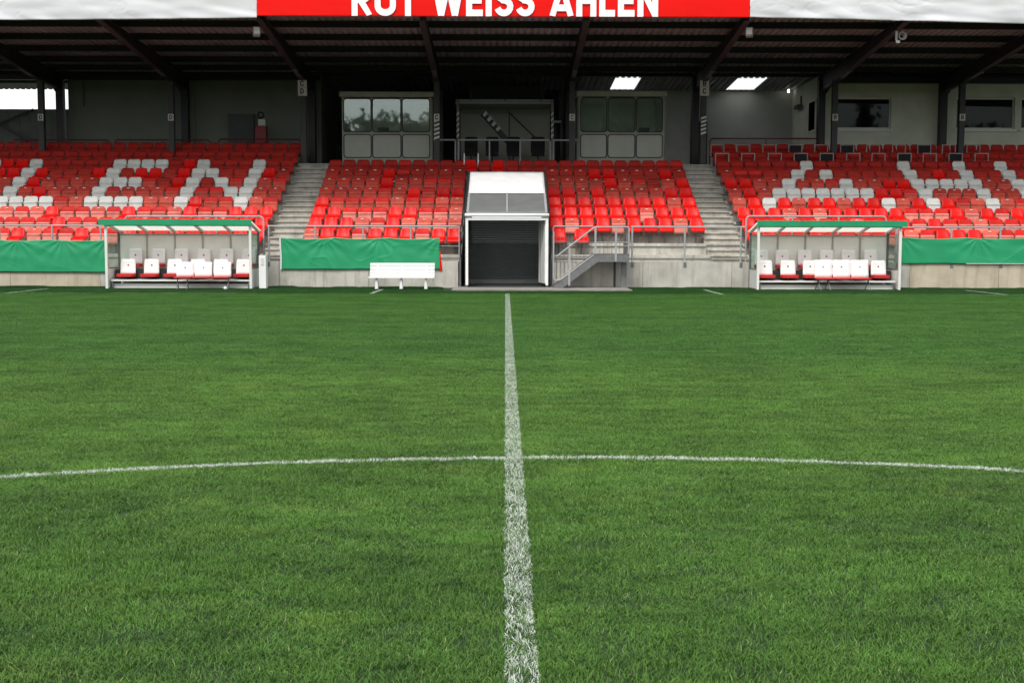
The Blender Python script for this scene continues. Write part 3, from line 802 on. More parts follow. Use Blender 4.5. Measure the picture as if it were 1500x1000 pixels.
# ------------------------------------------------------------------ media booths
def booth(label, pxs, py_top, refl):
    Yb = 46.15
    x0 = XZ(pxs[0], 180, Yb)[0]; x1 = XZ(pxs[1], 180, Yb)[0]
    zt = XZ(pxs[0], py_top, Yb)[1]; zr = XZ(pxs[0], py_top + 8, Yb)[1]
    zp0, zp1 = XZ(pxs[0], 194, Yb)[1], XZ(pxs[0], py_top + 9, Yb)[1]
    zq0, zq1 = XZ(pxs[0], 231.5, Yb)[1], XZ(pxs[0], 196.5, Yb)[1]
    b = thing('media_booth', label, 'booth', ((x0 + x1) / 2, Yb, zf(9)), 'media booths above the central seats')
    MB().box(x0 - 0.08, x1 + 0.08, Yb - 0.10, Yb + 2.4, zr + 0.01, zt).build('roof', 'booth_frame', b)
    cols = [(x0 + (x1 - x0) * (k / 3)) for k in range(4)]
    fr = MB()
    for k in range(4):
        c = min(max(cols[k], x0 + 0.04), x1 - 0.04); fr.box(c - 0.04, c + 0.04, Yb, Yb + 0.08, zf(9), zr + 0.01)
    for k in range(3):
        a, c = max(cols[k], x0 + .04 - .04) + 0.04, cols[k + 1] - 0.04
        if k == 0: a = x0 + 0.08
        if k == 2: c = x1 - 0.08
        fr.box(a, c, Yb + 0.002, Yb + 0.078, zp0 - 0.065, zp0 + 0.005); fr.box(a, c, Yb + 0.002, Yb + 0.078, zf(9), zq0 + .03)
    fr.build('frame', 'booth_frame', b)
    MB().box(x0, x0 + 0.06, Yb + 0.082, Yb + 2.3, zf(9), zr).build('side_wall', 'booth_panel', b)
    MB().box(x0 + .062, x1 - .062, Yb + 0.1, Yb + 2.19, zr - .04, zr - .01).build('ceiling', 'booth_inside', b)
    MB().box(x1 - 0.06, x1, Yb + 0.082, Yb + 2.3, zf(9), zr).build('side_wall', 'booth_panel', b)
    MB().box(x0 + 0.06, x1 - 0.06, Yb + 2.2, Yb + 2.3, zf(9), zr).build('back_wall', 'booth_inside', b)
    MB().box(x0 + 0.062, x1 - 0.062, Yb + 0.3, Yb + 0.8, zp0 - 0.12, zp0 - 0.08).build('desk', 'grey_board', b)
    for k in range(3):
        a = (x0 + 0.05) if k == 0 else cols[k] + 0.01; c = (x1 - 0.05) if k == 2 else cols[k + 1] - 0.01
        for nm, za, zb, m in (('window', zp0, zp1, 'booth_glass'), ('lower_panel', zq0, zq1, 'booth_panel')):
            outer, inner = rrect(a, c, za, zb, 0.11), rrect(a + 0.035, c - 0.035, za + 0.035, zb - 0.035, 0.085)
            n = len(outer)
            pn = MB().prism(inner, 'y', Yb - 0.012, Yb - 0.004).build(nm, m, b)
            g = MB()
            for y_ in (Yb - 0.02,):
                g.add([(p[0], y_, p[1]) for p in outer] + [(p[0], y_, p[1]) for p in inner] + [(p[0], Yb - 0.001, p[1]) for p in outer] + [(p[0], Yb - 0.001, p[1]) for p in inner],
                      [(i, (i + 1) % n, n + (i + 1) % n, n + i) for i in range(n)] + [(i, 2 * n + i, 2 * n + (i + 1) % n, (i + 1) % n) for i in range(n)] + [(n + i, n + (i + 1) % n, 3 * n + (i + 1) % n, 3 * n + i) for i in range(n)])
            g.build('gasket', 'gasket', pn)
    return b, x0, x1, Yb, zp0
BL = booth('media booth with three rounded windows left of the camera platform', (501, 632), 135, 0.2)
BR = booth('media booth with three rounded windows under the lit skylight', (848, 973), 134, 0.1)
for bt, xx, lab in ((BL, 0.45, 'black monitor on the desk inside the left media booth'), (BR, 0.78, 'black monitor on the desk inside the right media booth')):
    b, x0, x1, Yb, zp0 = bt
    cx = x0 + (x1 - x0) * xx
    t = thing('monitor', lab, 'monitor', (cx, Yb + 0.45, zp0 - 0.08), 'monitors in the booths')
    MB().box(cx - 0.2, cx + 0.2, Yb + 0.44, Yb + 0.47, zp0 + 0.02, zp0 + 0.22).build('screen', 'black', t)
    MB().box(cx - 0.03, cx + 0.03, Yb + 0.45, Yb + 0.48, zp0 - 0.08, zp0 + 0.02).build('stand', 'black', t)

# small furniture on the concourse
x0, z1 = XZ(334, 167, 47.5); x1, z0 = XZ(372, 206, 47.5)
put(MB().box(x0, x1, 47.48, 47.655, zf(9), z1).build('notice_board', 'grey_board'), 'grey board leaning on the rear wall behind the left seats', 'board')
x, z = XZ(382, 168, 47.0)
t = thing('hydrant_stand', 'red hydrant stand with white notice behind the left seats', 'stand', (x, 47.0, zf(9)))
MB().box(x - 0.21, x + 0.21, 46.9, 47.2, zf(9), XZ(382, 185, 47.0)[1]).build('cabinet', 'red_box', t)
MB().box(x - 0.1, x + 0.16, 46.98, 47.02, XZ(382, 184, 47.0)[1], XZ(382, 175, 47.0)[1]).build('notice', 'sign_white', t)
mb = MB(); ring = arc(x, XZ(382, 169, 47)[1], 0.11, 0, 360, 16); mb.tube([(p[0], 47.0, p[1]) for p in ring], 0.03, 6); mb.build('hose_ring', 'black', t)
MB().tube([(x, 47.0, XZ(382, 186, 47)[1]), (x, 47.0, XZ(382, 172, 47)[1])], 0.02, 6).build('pole', 'black', t)
x, z = XZ(122, 120, 47.58); x2, z2 = XZ(122, 156, 47.58)
put(MB().tube([(x, 47.57, z), (x, 47.57, z2)], 0.03, 6).build('conduit', 'dark_cladding'), 'thin vertical conduit on the rear wall at the left', 'pipe')
x, z = XZ(1172, 158, 50.6)
t = thing('wall_fitting', 'small grey wall fitting on the return wall right of the skylights', 'fitting', (XR - .2, 50.4, z))
MB().box(XR - .235, XR - .2005, 50.3, 50.5, z + .1, z + .45).build('bracket', 'grey_board', t)
MB().prism([(50.0, z - .06), (50.8, z - .06), (50.7, z + .08), (50.1, z + .08)], 'x', XR - .42, XR - .236).build('housing', 'grey_board', t)
x, z = XZ(823, 118, 48.6); x2, z2 = XZ(823, 176, 48.6)
t = thing('downpipe', 'grey vertical downpipe right of the camera platform', 'pipe', (x, 48.6, z2))
MB().tube([(x, 48.6, z2), (x, 48.6, z + .1)], 0.11, 10).build('pipe', 'grey_board', t, True)
MB().tube([(x, 48.6, (z + z2) / 2), (x, 48.6, (z + z2) / 2 + .06)], 0.13, 10).build('clamp', 'dark_cladding', t)
MB().tube([(x, 48.6, z2 - .01), (x, 48.6, zf(9))], 0.05, 8).build('lower_pipe', 'dark_cladding', t)
x, z = XZ(815, 177, 48.4); x2, z2 = XZ(820, 180, 48.4)
t = thing('switch_box', 'small pale box on a post right of the camera platform', 'box', (x, 48.4, zf(9)))
MB().box(x - .15, x2 + .05, 48.35, 48.5, z2, z).build('body', 'booth_panel', t)
MB().box(x - .05, x - .01, 48.4, 48.44, zf(9), z2 - .002).build('post', 'dark_steel', t)
xa, za = XZ(680, 225, 44.25); xb, zb = XZ(700.5, 236, 44.25)
t = thing('seat_frame', 'white frame with two short posts round a seat above the tunnel', 'frame', ((xa + xb) / 2, 44.25, zf(7)))
for q in (xa, xb): MB().box(q - .02, q + .02, 44.23, 44.27, zf(7), za).build('post', 'white_paint', t)
MB().box(xa + .022, xb - .022, 44.235, 44.265, zf(7) + .1, zf(7) + .14).build('crossbar', 'white_paint', t)
# doorway dark panels by the stair heads
for lab, a, b, c in (('dark door beside the left media booth', 494, 504, 178), ('dark door beside the right stair head', 1013, 1026, 178)):
    x0, z1 = XZ(a, c, 51.9); x1, _ = XZ(b, c, 51.9)
    t = thing('door', lab, 'door', (x0, 51.9, zf(9)))
    MB().box(x0, x1 + 0.3, 51.93, 51.98, zf(9), z1).build('leaf', 'black', t)
    MB().box(x0 + 0.05, x0 + 0.09, 51.9, 51.93, zf(9) + 1.0, zf(9) + 1.1).build('handle', 'galvanised', t)

# ------------------------------------------------------------------ camera platform between the booths
def platform():
    Yp = 47.3
    def X(px, Y=Yp): return XZ(px, 170, Y)[0]
    def Z(py, Y=Yp): return XZ(740, py, Y)[1]
    p = thing('camera_platform', 'grey scaffold camera platform with striped posts between the booths', 'platform', (0, Yp, zf(9)))
    MB().box(X(667), X(811), Yp, Yp + 2.0, Z(152), Z(149)).build('deck', 'rail_paint', p)
    MB().box(X(668), X(810), Yp - 0.03, Yp - 0.005, Z(148.4), Z(146)).build('deck_edge', 'rail_paint', p)
    for px in (671, 809):
        o = MB().box(X(px) - 0.05, X(px) + 0.05, Yp - 0.1, Yp - 0.035, zf(9), Z(146)).build('post', 'galvanised', p)
        stripes(o, X(px), Yp - 0.104, Z(203), Z(163), 0.1, 5)
    for px in (690, 740, 792):
        MB().box(X(px) - 0.02, X(px) + 0.02, Yp - 0.08, Yp - 0.04, Z(148), Z(111)).build('rail_post', 'rafter_steel', p)
    MB().tube([(X(668), Yp - 0.06, Z(111)), (X(811), Yp - 0.06, Z(111))], 0.025, 6).build('top_rail', 'rafter_steel', p)
    MB().box(X(672), X(808), Yp + 1.9, Yp + 2.0, zf(9), Z(160, Yp + 1.9)).build('back_panel', 'booth_panel', p)
    MB().box(X(685), X(800), Yp + 1.85, Yp + 1.95, Z(146), Z(127, Yp + 1.85)).build('upper_panel', 'grey_board', p)
    # stair up to the deck with striped stringer
    a = (X(706), Yp + 0.5, Z(164)); b = (X(744), Yp + 0.5, Z(206))
    s = MB().bar(a, b, 0.05, 0.22).build('stair_stringer', 'dark_steel', p)
    d = Vector(b) - Vector(a)
    for i in range(4):
        q0 = Vector(a) + d * (i * 0.17 + 0.04); q1 = Vector(a) + d * (i * 0.17 + 0.12)
        MB().add([(q0.x - .03, q0.y - .03, q0.z - .02), (q1.x - .03, q1.y - .03, q1.z - .02), (q1.x + .10, q1.y - .03, q1.z + .10), (q0.x + .10, q0.y - .03, q0.z + .12)], [(0, 1, 2, 3)]).build('stripe', 'sign_white', s)
    MB().tube([(X(744), Yp + 0.6, Z(161)), (X(786), Yp + 0.6, Z(201))], 0.03, 6).build('handrail', 'dark_steel', p)
    MB().tube([(X(746), Yp + 0.62, Z(163)), (X(746), Yp + 0.62, zf(9))], 0.025, 6).build('leg', 'dark_steel', p)
platform()

def barrier():
    Yr = 46.3
    X = lambda px: XZ(px, 200, Yr)[0]
    zt = XZ(740, 205, Yr)[1]
    r = thing('guard_rail', 'pale steel railing between the two media booths', 'railing', (0, Yr, zf(9)))
    for a, b in ((633, 667), (672, 805), (810, 846)):
        MB().box(X(a), X(b), Yr - 0.03, Yr + 0.03, zt - 0.035, zt + 0.02).build('top_rail', 'rail_paint', r)
    for px in (633, 667, 672, 717, 762, 806, 811, 846):
        MB().box(X(px) - 0.025, X(px) + 0.025, Yr - 0.025, Yr + 0.025, zf(9), zt - 0.037).build('post', 'rail_paint', r)
barrier()

def office_chair(label, px, w):
    Yc = 46.9; x = XZ(px, 210, Yc)[0]; f0 = zf(9); zt = XZ(px, 200, Yc)[1]
    t = thing('swivel_chair', label, 'chair', (x, Yc, f0), 'black swivel chairs on the concourse')
    mb = MB(); mb.prism(rrect(x - w / 2, x + w / 2, f0 + 0.5, zt, 0.1), 'y', Yc + 0.16, Yc + 0.22); mb.build('backrest', 'black_fabric', t)
    mb = MB(); mb.prism(rrect(x - 0.24, x + 0.24, Yc - 0.22, Yc + 0.2, 0.09), 'z', f0 + 0.42, f0 + 0.5); mb.build('seat', 'black_fabric', t)
    MB().tube([(x, Yc, f0 + 0.08), (x, Yc, f0 + 0.42)], 0.03, 8).build('stem', 'black', t)
    for k in range(5):
        a = k * 2 * math.pi / 5
        MB().bar((x, Yc, f0 + 0.09), (x + 0.26 * math.cos(a), Yc + 0.26 * math.sin(a), f0 + 0.04), 0.04, 0.03).build('foot', 'black', t)
    MB().box(x - 0.03, x + 0.03, Yc + 0.22, Yc + 0.25, f0 + 0.44, f0 + 0.8).build('back_support', 'black', t)
for px, w, l in ((690, 0.5, 'first from the left'), (721, 0.5, 'second from the left'), (752, 0.54, 'second from the right'), (788, 0.54, 'first from the right')):
    office_chair(f'black swivel chair behind the pale railing, {l} of the four', px, w)

# ------------------------------------------------------------------ seats
def seat_meshes():
    M_ = {}
    # old tip-up seat: backrest
    def back(u, v):
        z = 0.40 + 0.40 * v
        hw = 0.232 - 0.012 * v
        if v > 0.8: hw *= 1 - 0.30 * ((v - 0.8) / 0.2) ** 2.2
        s = (u - 0.5) * 2
        return (s * hw, 0.10 + 0.085 * v - 0.035 * s * s + (0.02 * ((v - 0.85) / 0.15) ** 2 if v > 0.85 else 0), z)
    def shell(fn, nu, nv, t):
        """closed thin shell"""
        mb = MB(); g = [[Vector(fn(i / nu, j / nv)) for i in range(nu + 1)] for j in range(nv + 1)]
        nrm = [[None] * (nu + 1) for _ in range(nv + 1)]
        for j in range(nv + 1):
            for i in range(nu + 1):
                a = g[j][min(i + 1, nu)] - g[j][max(i - 1, 0)]; b = g[min(j + 1, nv)][i] - g[max(j - 1, 0)][i]
                nrm[j][i] = a.cross(b).normalized()
        w = nu + 1
        vs_ = [g[j][i] for j in range(nv + 1) for i in range(w)] + [g[j][i] - nrm[j][i] * t for j in range(nv + 1) for i in range(w)]
        o = (nv + 1) * w; fs = []
        for j in range(nv):
            for i in range(nu):
                a, b, c, d = j * w + i, j * w + i + 1, (j + 1) * w + i + 1, (j + 1) * w + i
                fs += [(a, b, c, d), (o + d, o + c, o + b, o + a)]
        rim = [i for i in range(w)] + [j * w + nu for j in range(1, nv + 1)] + [nv * w + i for i in range(nu - 1, -1, -1)] + [j * w for j in range(nv - 1, 0, -1)]
        for a, b in zip(rim, rim[1:] + rim[:1]): fs.append((b, a, o + a, o + b))
        mb.add(vs_, fs); return mb
    M_['back'] = shell(back, 6, 8, 0.02)
    # folded pan in front of the back: profile swept across, rounded sides
    def pan():
        mb = MB()
        prof = [(0.075, 0.30), (0.03, 0.32), (0.015, 0.38), (0.035, 0.50), (0.03, 0.555), (0.005, 0.585), (0.005, 0.61), (0.03, 0.625), (0.085, 0.62), (0.105, 0.50), (0.105, 0.33)]
        xs = [(-0.222, 0.5), (-0.212, 0.9), (-0.19, 1), (0.19, 1), (0.212, 0.9), (0.222, 0.5)]
        n = len(prof); vs_ = []
        for x, k in xs:
            for y, z in prof: vs_.append((x, 0.07 + (y - 0.07) * k, 0.46 + (z - 0.46) * (0.8 + 0.2 * k)))
        fs = [(i * n + k, i * n + (k + 1) % n, (i + 1) * n + (k + 1) % n, (i + 1) * n + k) for i in range(len(xs) - 1) for k in range(n)]
        fs += [tuple(range(n)), tuple((len(xs) - 1) * n + k for k in range(n))]
        mb.add(vs_, fs); return mb
    M_['pan'] = pan()
    # new one-piece bucket
    prof = [(0.205, 0.80, 0.13), (0.195, 0.785, 0.165), (0.18, 0.74, 0.185), (0.15, 0.66, 0.198), (0.115, 0.58, 0.208), (0.07, 0.51, 0.216), (0.0, 0.462, 0.222), (-0.12, 0.45, 0.22), (-0.22, 0.455, 0.215), (-0.265, 0.445, 0.21), (-0.285, 0.41, 0.20), (-0.285, 0.35, 0.19)]
    def bucket(u, v):
        t_ = v * (len(prof) - 1); i = min(int(t_), len(prof) - 2); f = t_ - i
        y, z, hw = [prof[i][k] * (1 - f) + prof[i + 1][k] * f for k in range(3)]
        s = (u - 0.5) * 2
        k = 1 - min(1, max(0, (v - 0.3) / 0.35))
        dish = (0.045 * k) * s * s
        return (s * hw * 1.07, y - dish, z + 0.03 * (1 - k) * s * s * (1 if v < 0.8 else 0))
    M_['bucket'] = shell(bucket, 6, 11, 0.018)
    br = MB()
    for sx in (-1, 1):
        br.box(sx * 0.242 - 0.006, sx * 0.242 + 0.006, 0.02, 0.13, 0.26, 0.56)
    br.box(-0.23, 0.23, 0.12, 0.16, 0.30, 0.34)
    br.box(-0.03, 0.03, 0.13, 0.17, 0.0, 0.30); br.box(-0.06, 0.06, 0.08, 0.2, 0.0, 0.012)
    M_['bracket'] = br
    M_['plate'] = MB().box(-0.045, 0.045, 0.148, 0.153, 0.735, 0.765)
    return M_
SM = seat_meshes()
SEATMESH = {}
def sm(key, m, smooth=True):
    k = (key, m)
    if k not in SEATMESH: SEATMESH[k] = SM[key].mesh(key, m, smooth)
    return SEATMESH[k]
# kinds: F faded, R red back with pink pan, B bright one-piece, W white
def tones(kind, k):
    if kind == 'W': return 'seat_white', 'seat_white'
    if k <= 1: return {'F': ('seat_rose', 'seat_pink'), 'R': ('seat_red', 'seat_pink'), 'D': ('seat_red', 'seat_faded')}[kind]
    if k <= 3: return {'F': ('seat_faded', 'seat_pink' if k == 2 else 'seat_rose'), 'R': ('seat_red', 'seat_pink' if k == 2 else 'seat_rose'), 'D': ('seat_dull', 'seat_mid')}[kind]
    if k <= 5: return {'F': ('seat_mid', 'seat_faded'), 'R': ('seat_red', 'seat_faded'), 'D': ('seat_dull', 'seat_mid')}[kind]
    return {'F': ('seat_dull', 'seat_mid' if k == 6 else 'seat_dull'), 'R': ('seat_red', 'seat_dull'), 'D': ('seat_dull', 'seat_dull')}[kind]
def seat_parts(kind, k):
    if kind == 'B': return [('shell', sm('bucket', 'seat_bright')), ('bracket', sm('bracket', 'galvanised', False))]
    b, p = tones(kind, k)
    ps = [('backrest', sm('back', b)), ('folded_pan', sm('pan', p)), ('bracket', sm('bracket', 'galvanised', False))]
    if kind == 'F': ps.append(('number_plate', sm('plate', 'sign_white', False)))
    return ps

# what the photograph shows, front row (index 0) to the back; columns counted from the aisle
LEFT = {  # outwards from the left stairs
 0: 'BBRBRBRRBRRBRRFBRRFR', 1: 'BBRRBRRRBRRRRBRRRRRR', 2: 'BBBRRBFRRBRFRRBFRFRR', 3: 'RFWRRBWFFWWWWFRWWWWF',
 4: 'FFWWRRWRFFFRWFFFBFWFF', 5: 'RFWRWDWBDRWWWFFRFBWFFF', 6: 'FBWFFWWBFBBFWBFFFBWBBWF', 7: 'FFWFFFWBFWWWWFFFFFWBBWFF'}
RIGHT = {
 0: 'BBRRBRRBRRFRBBBFRRBRFR', 1: 'BRRBBRRFRRBRBRRFRRRFRR', 2: 'BBBFBFBBBBBRRRBFBRBRRF', 3: 'FBWBFBBFBBWFBWBRFWFRWF',
 4: 'FBFWWWWWWWBBRWFFFWFFWRF', 5: 'BBFFWFFRWFFBBWWWWWFFWFFF', 6: 'FRRFFWFWFFFFFWFBFWFFWFFF', 7: 'FFFFFFWFFFFFFWFFFWFFWFFF'}
CL = {0: 'FBBRBBBRBB', 1: 'BBBFRBFFFF', 2: 'BBRRRBBRRF', 3: 'BRRRRFRRFF', 4: 'FFFFRFBRBB', 5: 'FFFFBFFRRR', 6: 'FFFFBRFFFF', 7: 'FFFFFRFDFF'}
CR = {1: 'BFBBFBBBFB', 2: 'BBBBBBFBBB', 3: 'BBBBBBBBFB', 4: 'BBFBFFFFBB', 5: 'FFFFBFRDFB', 6: 'FFFBBFFFBF', 7: 'FFRFRFFFRR'}
SP = 0.4975
seats = []          # (row, x, kind, block, number)
srnd = random.Random(11)
for k in range(10):
    for blk, tab, sgn in (('left', LEFT, -1), ('right', RIGHT, 1)):
        row = tab.get(k, '')
        for c in range(30):
            x = sgn * (XS1 + 0.30 + c * SP)
            if abs(x) > 21.5: break
            kind = row[c] if c < len(row) else ('D' if k >= 8 else srnd.choice('FFRB'))
            if k >= 8: kind = srnd.choice('DDDF')
            seats.append((k, x, kind, blk, c + 1))
    if k < 8:
        for c, ch in enumerate(CL[k]): seats.append((k, -XS0 + 0.27 + c * SP, ch, 'cl', c + 1))
        if k in CR:
            for c, ch in enumerate(CR[k]): seats.append((k, XT + 0.24 + c * SP, ch, 'cr', c + 1))
seats.append((0, XT + 0.28, 'B', 'cr', 1)); seats.append((0, XT + 0.98, 'B', 'cr', 2))
for c, ch in enumerate('BFBDFF'): seats.append((7, -1.245 + c * SP, ch, 'ct', c + 1))

ORD = ['first', 'second', 'third', 'fourth', 'fifth', 'sixth', 'seventh', 'eighth', 'ninth', 'tenth', 'eleventh', 'twelfth', 'thirteenth', 'fourteenth', 'fifteenth', 'sixteenth', 'seventeenth', 'eighteenth', 'nineteenth', 'twentieth'] + ['twenty-' + q for q in ('first', 'second', 'third', 'fourth', 'fifth', 'sixth', 'seventh', 'eighth', 'ninth')]
LOOK = {'F': 'faded red seat', 'R': 'red tip-up seat', 'B': 'bright red seat', 'W': 'white seat', 'D': 'dull red seat'}
def behind_dugout(k, x): return 7.2 < abs(x) < 12.0 and k == 0
def in_view(k, x):
    y = ys(k) + 0.6
    return abs(x) < 0.4165 * y + (0.1 if x > 0 else -0.1)
red = sorted([s for s in seats if s[2] != 'W' and in_view(s[0], s[1]) and not behind_dugout(s[0], s[1])], key=lambda s: (s[0], abs(s[1])))
single = set(red[:300]) | {s for s in seats if s[2] == 'W' and in_view(s[0], s[1])}
def seat_y(k): return ys(k) + 0.50
GROUPS = {'left': 'seats of the outer left block', 'right': 'seats of the outer right block', 'cl': 'seats between left stairs and tunnel', 'cr': 'seats between tunnel and right stairs', 'ct': 'seats above the tunnel roof'}
for s in sorted(single):
    k, x, kind, blk, n = s
    where = {'left': f'{ORD[n - 1]} seat outwards from the left stairs', 'right': f'{ORD[n - 1]} seat outwards from the right stairs',
             'cl': f'{ORD[n - 1]} seat inwards from the left stairs', 'cr': f'{ORD[n - 1]} seat right of the tunnel', 'ct': f'{ORD[n - 1]} of six above the tunnel'}[blk]
    t = thing('stadium_seat', f'{LOOK[kind]}, {ORD[k]} row, {where}', 'seat', (x, seat_y(k), zf(k)), GROUPS[blk])
    t.rotation_euler = (0, 0, srnd.gauss(0, 0.012))
    tilt = srnd.gauss(0, 0.02)
    for nm, me in seat_parts(kind, k):
        o = bpy.data.objects.new(nm, me); COL.objects.link(o); o.parent = t
        if nm == 'folded_pan': o.rotation_euler = (tilt, 0, 0)
rest = [s for s in seats if s not in single]
mb = MB(); smats = ['seat_rose', 'seat_dull', 'seat_mid', 'seat_faded', 'seat_red', 'seat_pink', 'seat_white', 'seat_bright', 'galvanised']
for k, x, kind, blk, n in rest:
    y, z = seat_y(k), zf(k)
    def put_in(key, m):
        q = SM[key]; mb.add([(a + x, b + y, c + z) for a, b, c in q.v], q.f, smats.index(m))
    if kind == 'B': put_in('bucket', 'seat_bright')
    else:
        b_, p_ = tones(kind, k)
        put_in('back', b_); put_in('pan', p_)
    put_in('bracket', 'galvanised')
put(mb.build('rear_seat_rows', smats, None, True), 'rows of dull red tip-up seats at the back of the stand', 'seats', kind='stuff')

# press desks on the outer right block
dn = [0, 0]
for row, (py, Yd, pxs) in enumerate((( 212, 45.35, (1051, 1089, 1127, 1165, 1203, 1241, 1279, 1317, 1354, 1390, 1426)), (224.5, 44.55, (1058, 1096, 1135, 1173, 1211, 1250, 1287, 1325, 1362, 1400, 1438)))):
    for i, px in enumerate(pxs):
        x, zt = XZ(px, py, Yd)
        k = 8 - row
        lab = f"grey framed folding desk, {'upper' if row == 0 else 'lower'} of two rows, {ORD[i]} from the right stairs"
        t = thing('folding_desk', lab, 'desk', (x, Yd, zf(k)), 'folding press desks in the outer right block')
        w, h = 0.25, 0.42
        fr = MB()
        for a, b, c, d in ((x - w, x + w, zt - 0.025, zt), (x - w, x - w + 0.025, zf(k) + 0.2, zt - 0.025), (x + w - 0.025, x + w, zf(k) + 0.2, zt - 0.025)):
            fr.box(a, b, Yd - 0.02, Yd + 0.02, c, d)
        fr.build('frame', 'rail_paint', t)
        if px in (1165, 1241, 1354, 1173, 1211, 1325, 1400): MB().box(x - w + 0.03, x + w - 0.03, Yd - 0.01, Yd + 0.01, zt - 0.27, zt - 0.03).build('table_top', 'black_fabric', t)
        else: MB().box(x - w + 0.03, x + w - 0.03, Yd - 0.01, Yd + 0.26, zt - 0.31, zt - 0.29).build('table_top', 'rail_red', t)
        MB().box(x - 0.2, x + 0.2, Yd - 0.03, Yd + 0.03, zf(k), zf(k) + 0.2).build('foot', 'dark_steel', t)

# ------------------------------------------------------------------ rails
def rail(name, label, parts, cat='railing', m='rail_paint', group=None, r=0.024):
    p0 = Vector(parts[0][1][0])
    t = thing(name, label, cat, (p0.x, p0.y, 0), group)
    for nm, path, rr in parts:
        MB().tube(path, rr, 8).build(nm, 'galvanised' if nm in ('mid_rail', 'low_rail') else m, t)
    return t

GR_ = 'steel guard rails of the stand'
RY = 37.11
def zr_(py, px=740): return XZ(px, py, RY)[1]
ZT, ZMID, ZLOW = 1.845, 1.25, 0.87
def straight_rail(label, x0, x1, posts, ends=(0, 0), low=True):
    parts = []
    pts = [(x0, RY, ZT), (x1, RY, ZT)]
    if ends[0]: pts = [(x0, RY, WALL_H)] + pts
    if ends[1]: pts = pts + [(x1, RY, WALL_H)]
    parts.append(('top_rail', round_path(pts, 0.12) if len(pts) > 2 else pts, 0.025))
    if low:
        parts.append(('mid_rail', [(x0, RY + 0.03, ZMID), (x1, RY + 0.03, ZMID)], 0.017))
        parts.append(('low_rail', [(x0, RY + 0.03, ZLOW), (x1, RY + 0.03, ZLOW)], 0.017))
    for x in posts: parts.append(('post', [(x, RY, WALL_H - 0.01), (x, RY, ZT - 0.01)], 0.028))
    t = rail('guard_rail', label, parts, group=GR_)
    for x in posts:
        MB().box(x - 0.045, x + 0.045, WALL_Y - 0.014, WALL_Y - 0.002, WALL_H - 0.16, WALL_H - 0.01).build('base_plate', 'galvanised', t)
    return t
PXR = lambda px: XZ(px, 360, RY)[0]
straight_rail('grey guard rail above the left green banner', -XEND, PXR(148), [PXR(q) for q in (-150, -75, 0, 77)], (0, 1))
straight_rail('grey guard rail above the centre green banner, left of the tunnel', PXR(392), PXR(673), [PXR(q) for q in (394, 462, 532, 602)], (0, 1))
straight_rail('grey guard rail between the steel stairs and the right dugout', PXR(924), PXR(1091), [PXR(926), PXR(1003), PXR(1085)])
straight_rail('grey guard rail above the right green banner', PXR(1312), XEND, [PXR(q) for q in (1314, 1393, 1465, 1540, 1620)], (1, 0))
for lab, a, b in (('raised grey tube rail above the left dugout roof', 183, 386), ('raised grey tube rail above the right dugout roof', 1093, 1298)):
    xa, xb = PXR(a), PXR(b); zt = zr_(316.5, a)
    parts = [('top_rail', round_path([(xa, RY + 0.06, WALL_H), (xa, RY + 0.06, zt), (xb, RY + 0.06, zt), (xb, RY + 0.06, WALL_H)], 0.14), 0.025)]
    for q in (0.33, 0.66): parts.append(('post', [(xa + (xb - xa) * q, RY + 0.06, WALL_H), (xa + (xb - xa) * q, RY + 0.06, zt - 0.01)], 0.022))
    rail('guard_rail', lab, parts, group=GR_)
# rear rails (dark red tubes behind the top row)
for lab, a, b, py in (('dark red tube rail behind the top left row, by the open strip', 18, 160, 205), ('dark red tube rail behind the top left row, in front of the pale wall', 168, 308, 205),
                  ('dark red tube rail behind the top row, left of the left stairs', 320, 441, 204), ('dark red tube rail behind the top row, right of the right stairs', 1040, 1204, 203)):
    Yq = ys(10) + 0.25
    xa, zt = XZ(a, py, Yq); xb, _ = XZ(b, py, Yq)
    parts = [('top_rail', round_path([(xa, Yq, zf(9)), (xa, Yq, zt), (xb, Yq, zt), (xb, Yq, zf(9))], 0.15), 0.026), ('post', [((xa + xb) / 2, Yq, zf(9)), ((xa + xb) / 2, Yq, zt)], 0.022)]
    rail('rear_rail', lab, parts, m='rail_red', group='rails behind the top row')

# ------------------------------------------------------------------ green banners
def green_banner(label, px0, px1, py0, py1, seed, hooks):
    Yb = WALL_Y - 0.035
    x0, z1 = XZ(px0, py0, Yb); x1, z0 = XZ(px1, py1, Yb)
    nu, nv = int((x1 - x0) / 0.03), 36
    def fn(u, v):
        x = x0 + (x1 - x0) * u; z = z0 + (z1 - z0) * v
        w = wrinkle(x, z, 0.008, seed, 0.8, 1.6)
        for hx in hooks:
            d = abs(x - (x0 + (x1 - x0) * hx)); dz = (1 - v) * (z1 - z0)
            ph = math.atan2(d, dz + 0.03)
            w += 0.011 * math.sin(ph * 13 + seed) * math.exp(-((d * d + dz * dz) ** 0.5) / 0.55)
        w += 0.006 * math.sin((x * 0.9 + z * 5) * 2.2 + 2 * noise.noise(Vector((x, z * 2, seed)))) * v
        cr = 1 - abs(noise.noise(Vector((x * 1.4 + z * 1.1, z * 2.2 - x * 0.5, seed + 20)))) * 2
        w -= 0.012 * max(0, cr - 0.85) * 6 * max(0, noise.noise(Vector((x * 0.8, z, seed + 31))) + 0.3)
        zz = z - (0.035 * math.sin(math.pi * ((u * (len(hooks) - 1)) % 1)) * v if len(hooks) > 1 else 0) + 0.012 * noise.noise(Vector((x * 1.1, v * 3, seed + 3)))
        return (x, Yb + w - 0.02, zz)
    o = MB().grid(fn, nu, nv).build('green_banner', 'tarp_green', None, True)
    solid(o, 0.003, 0)
    return put(o, label, 'banner', 'green cloth banners on the wall'), x0, x1, z0, z1
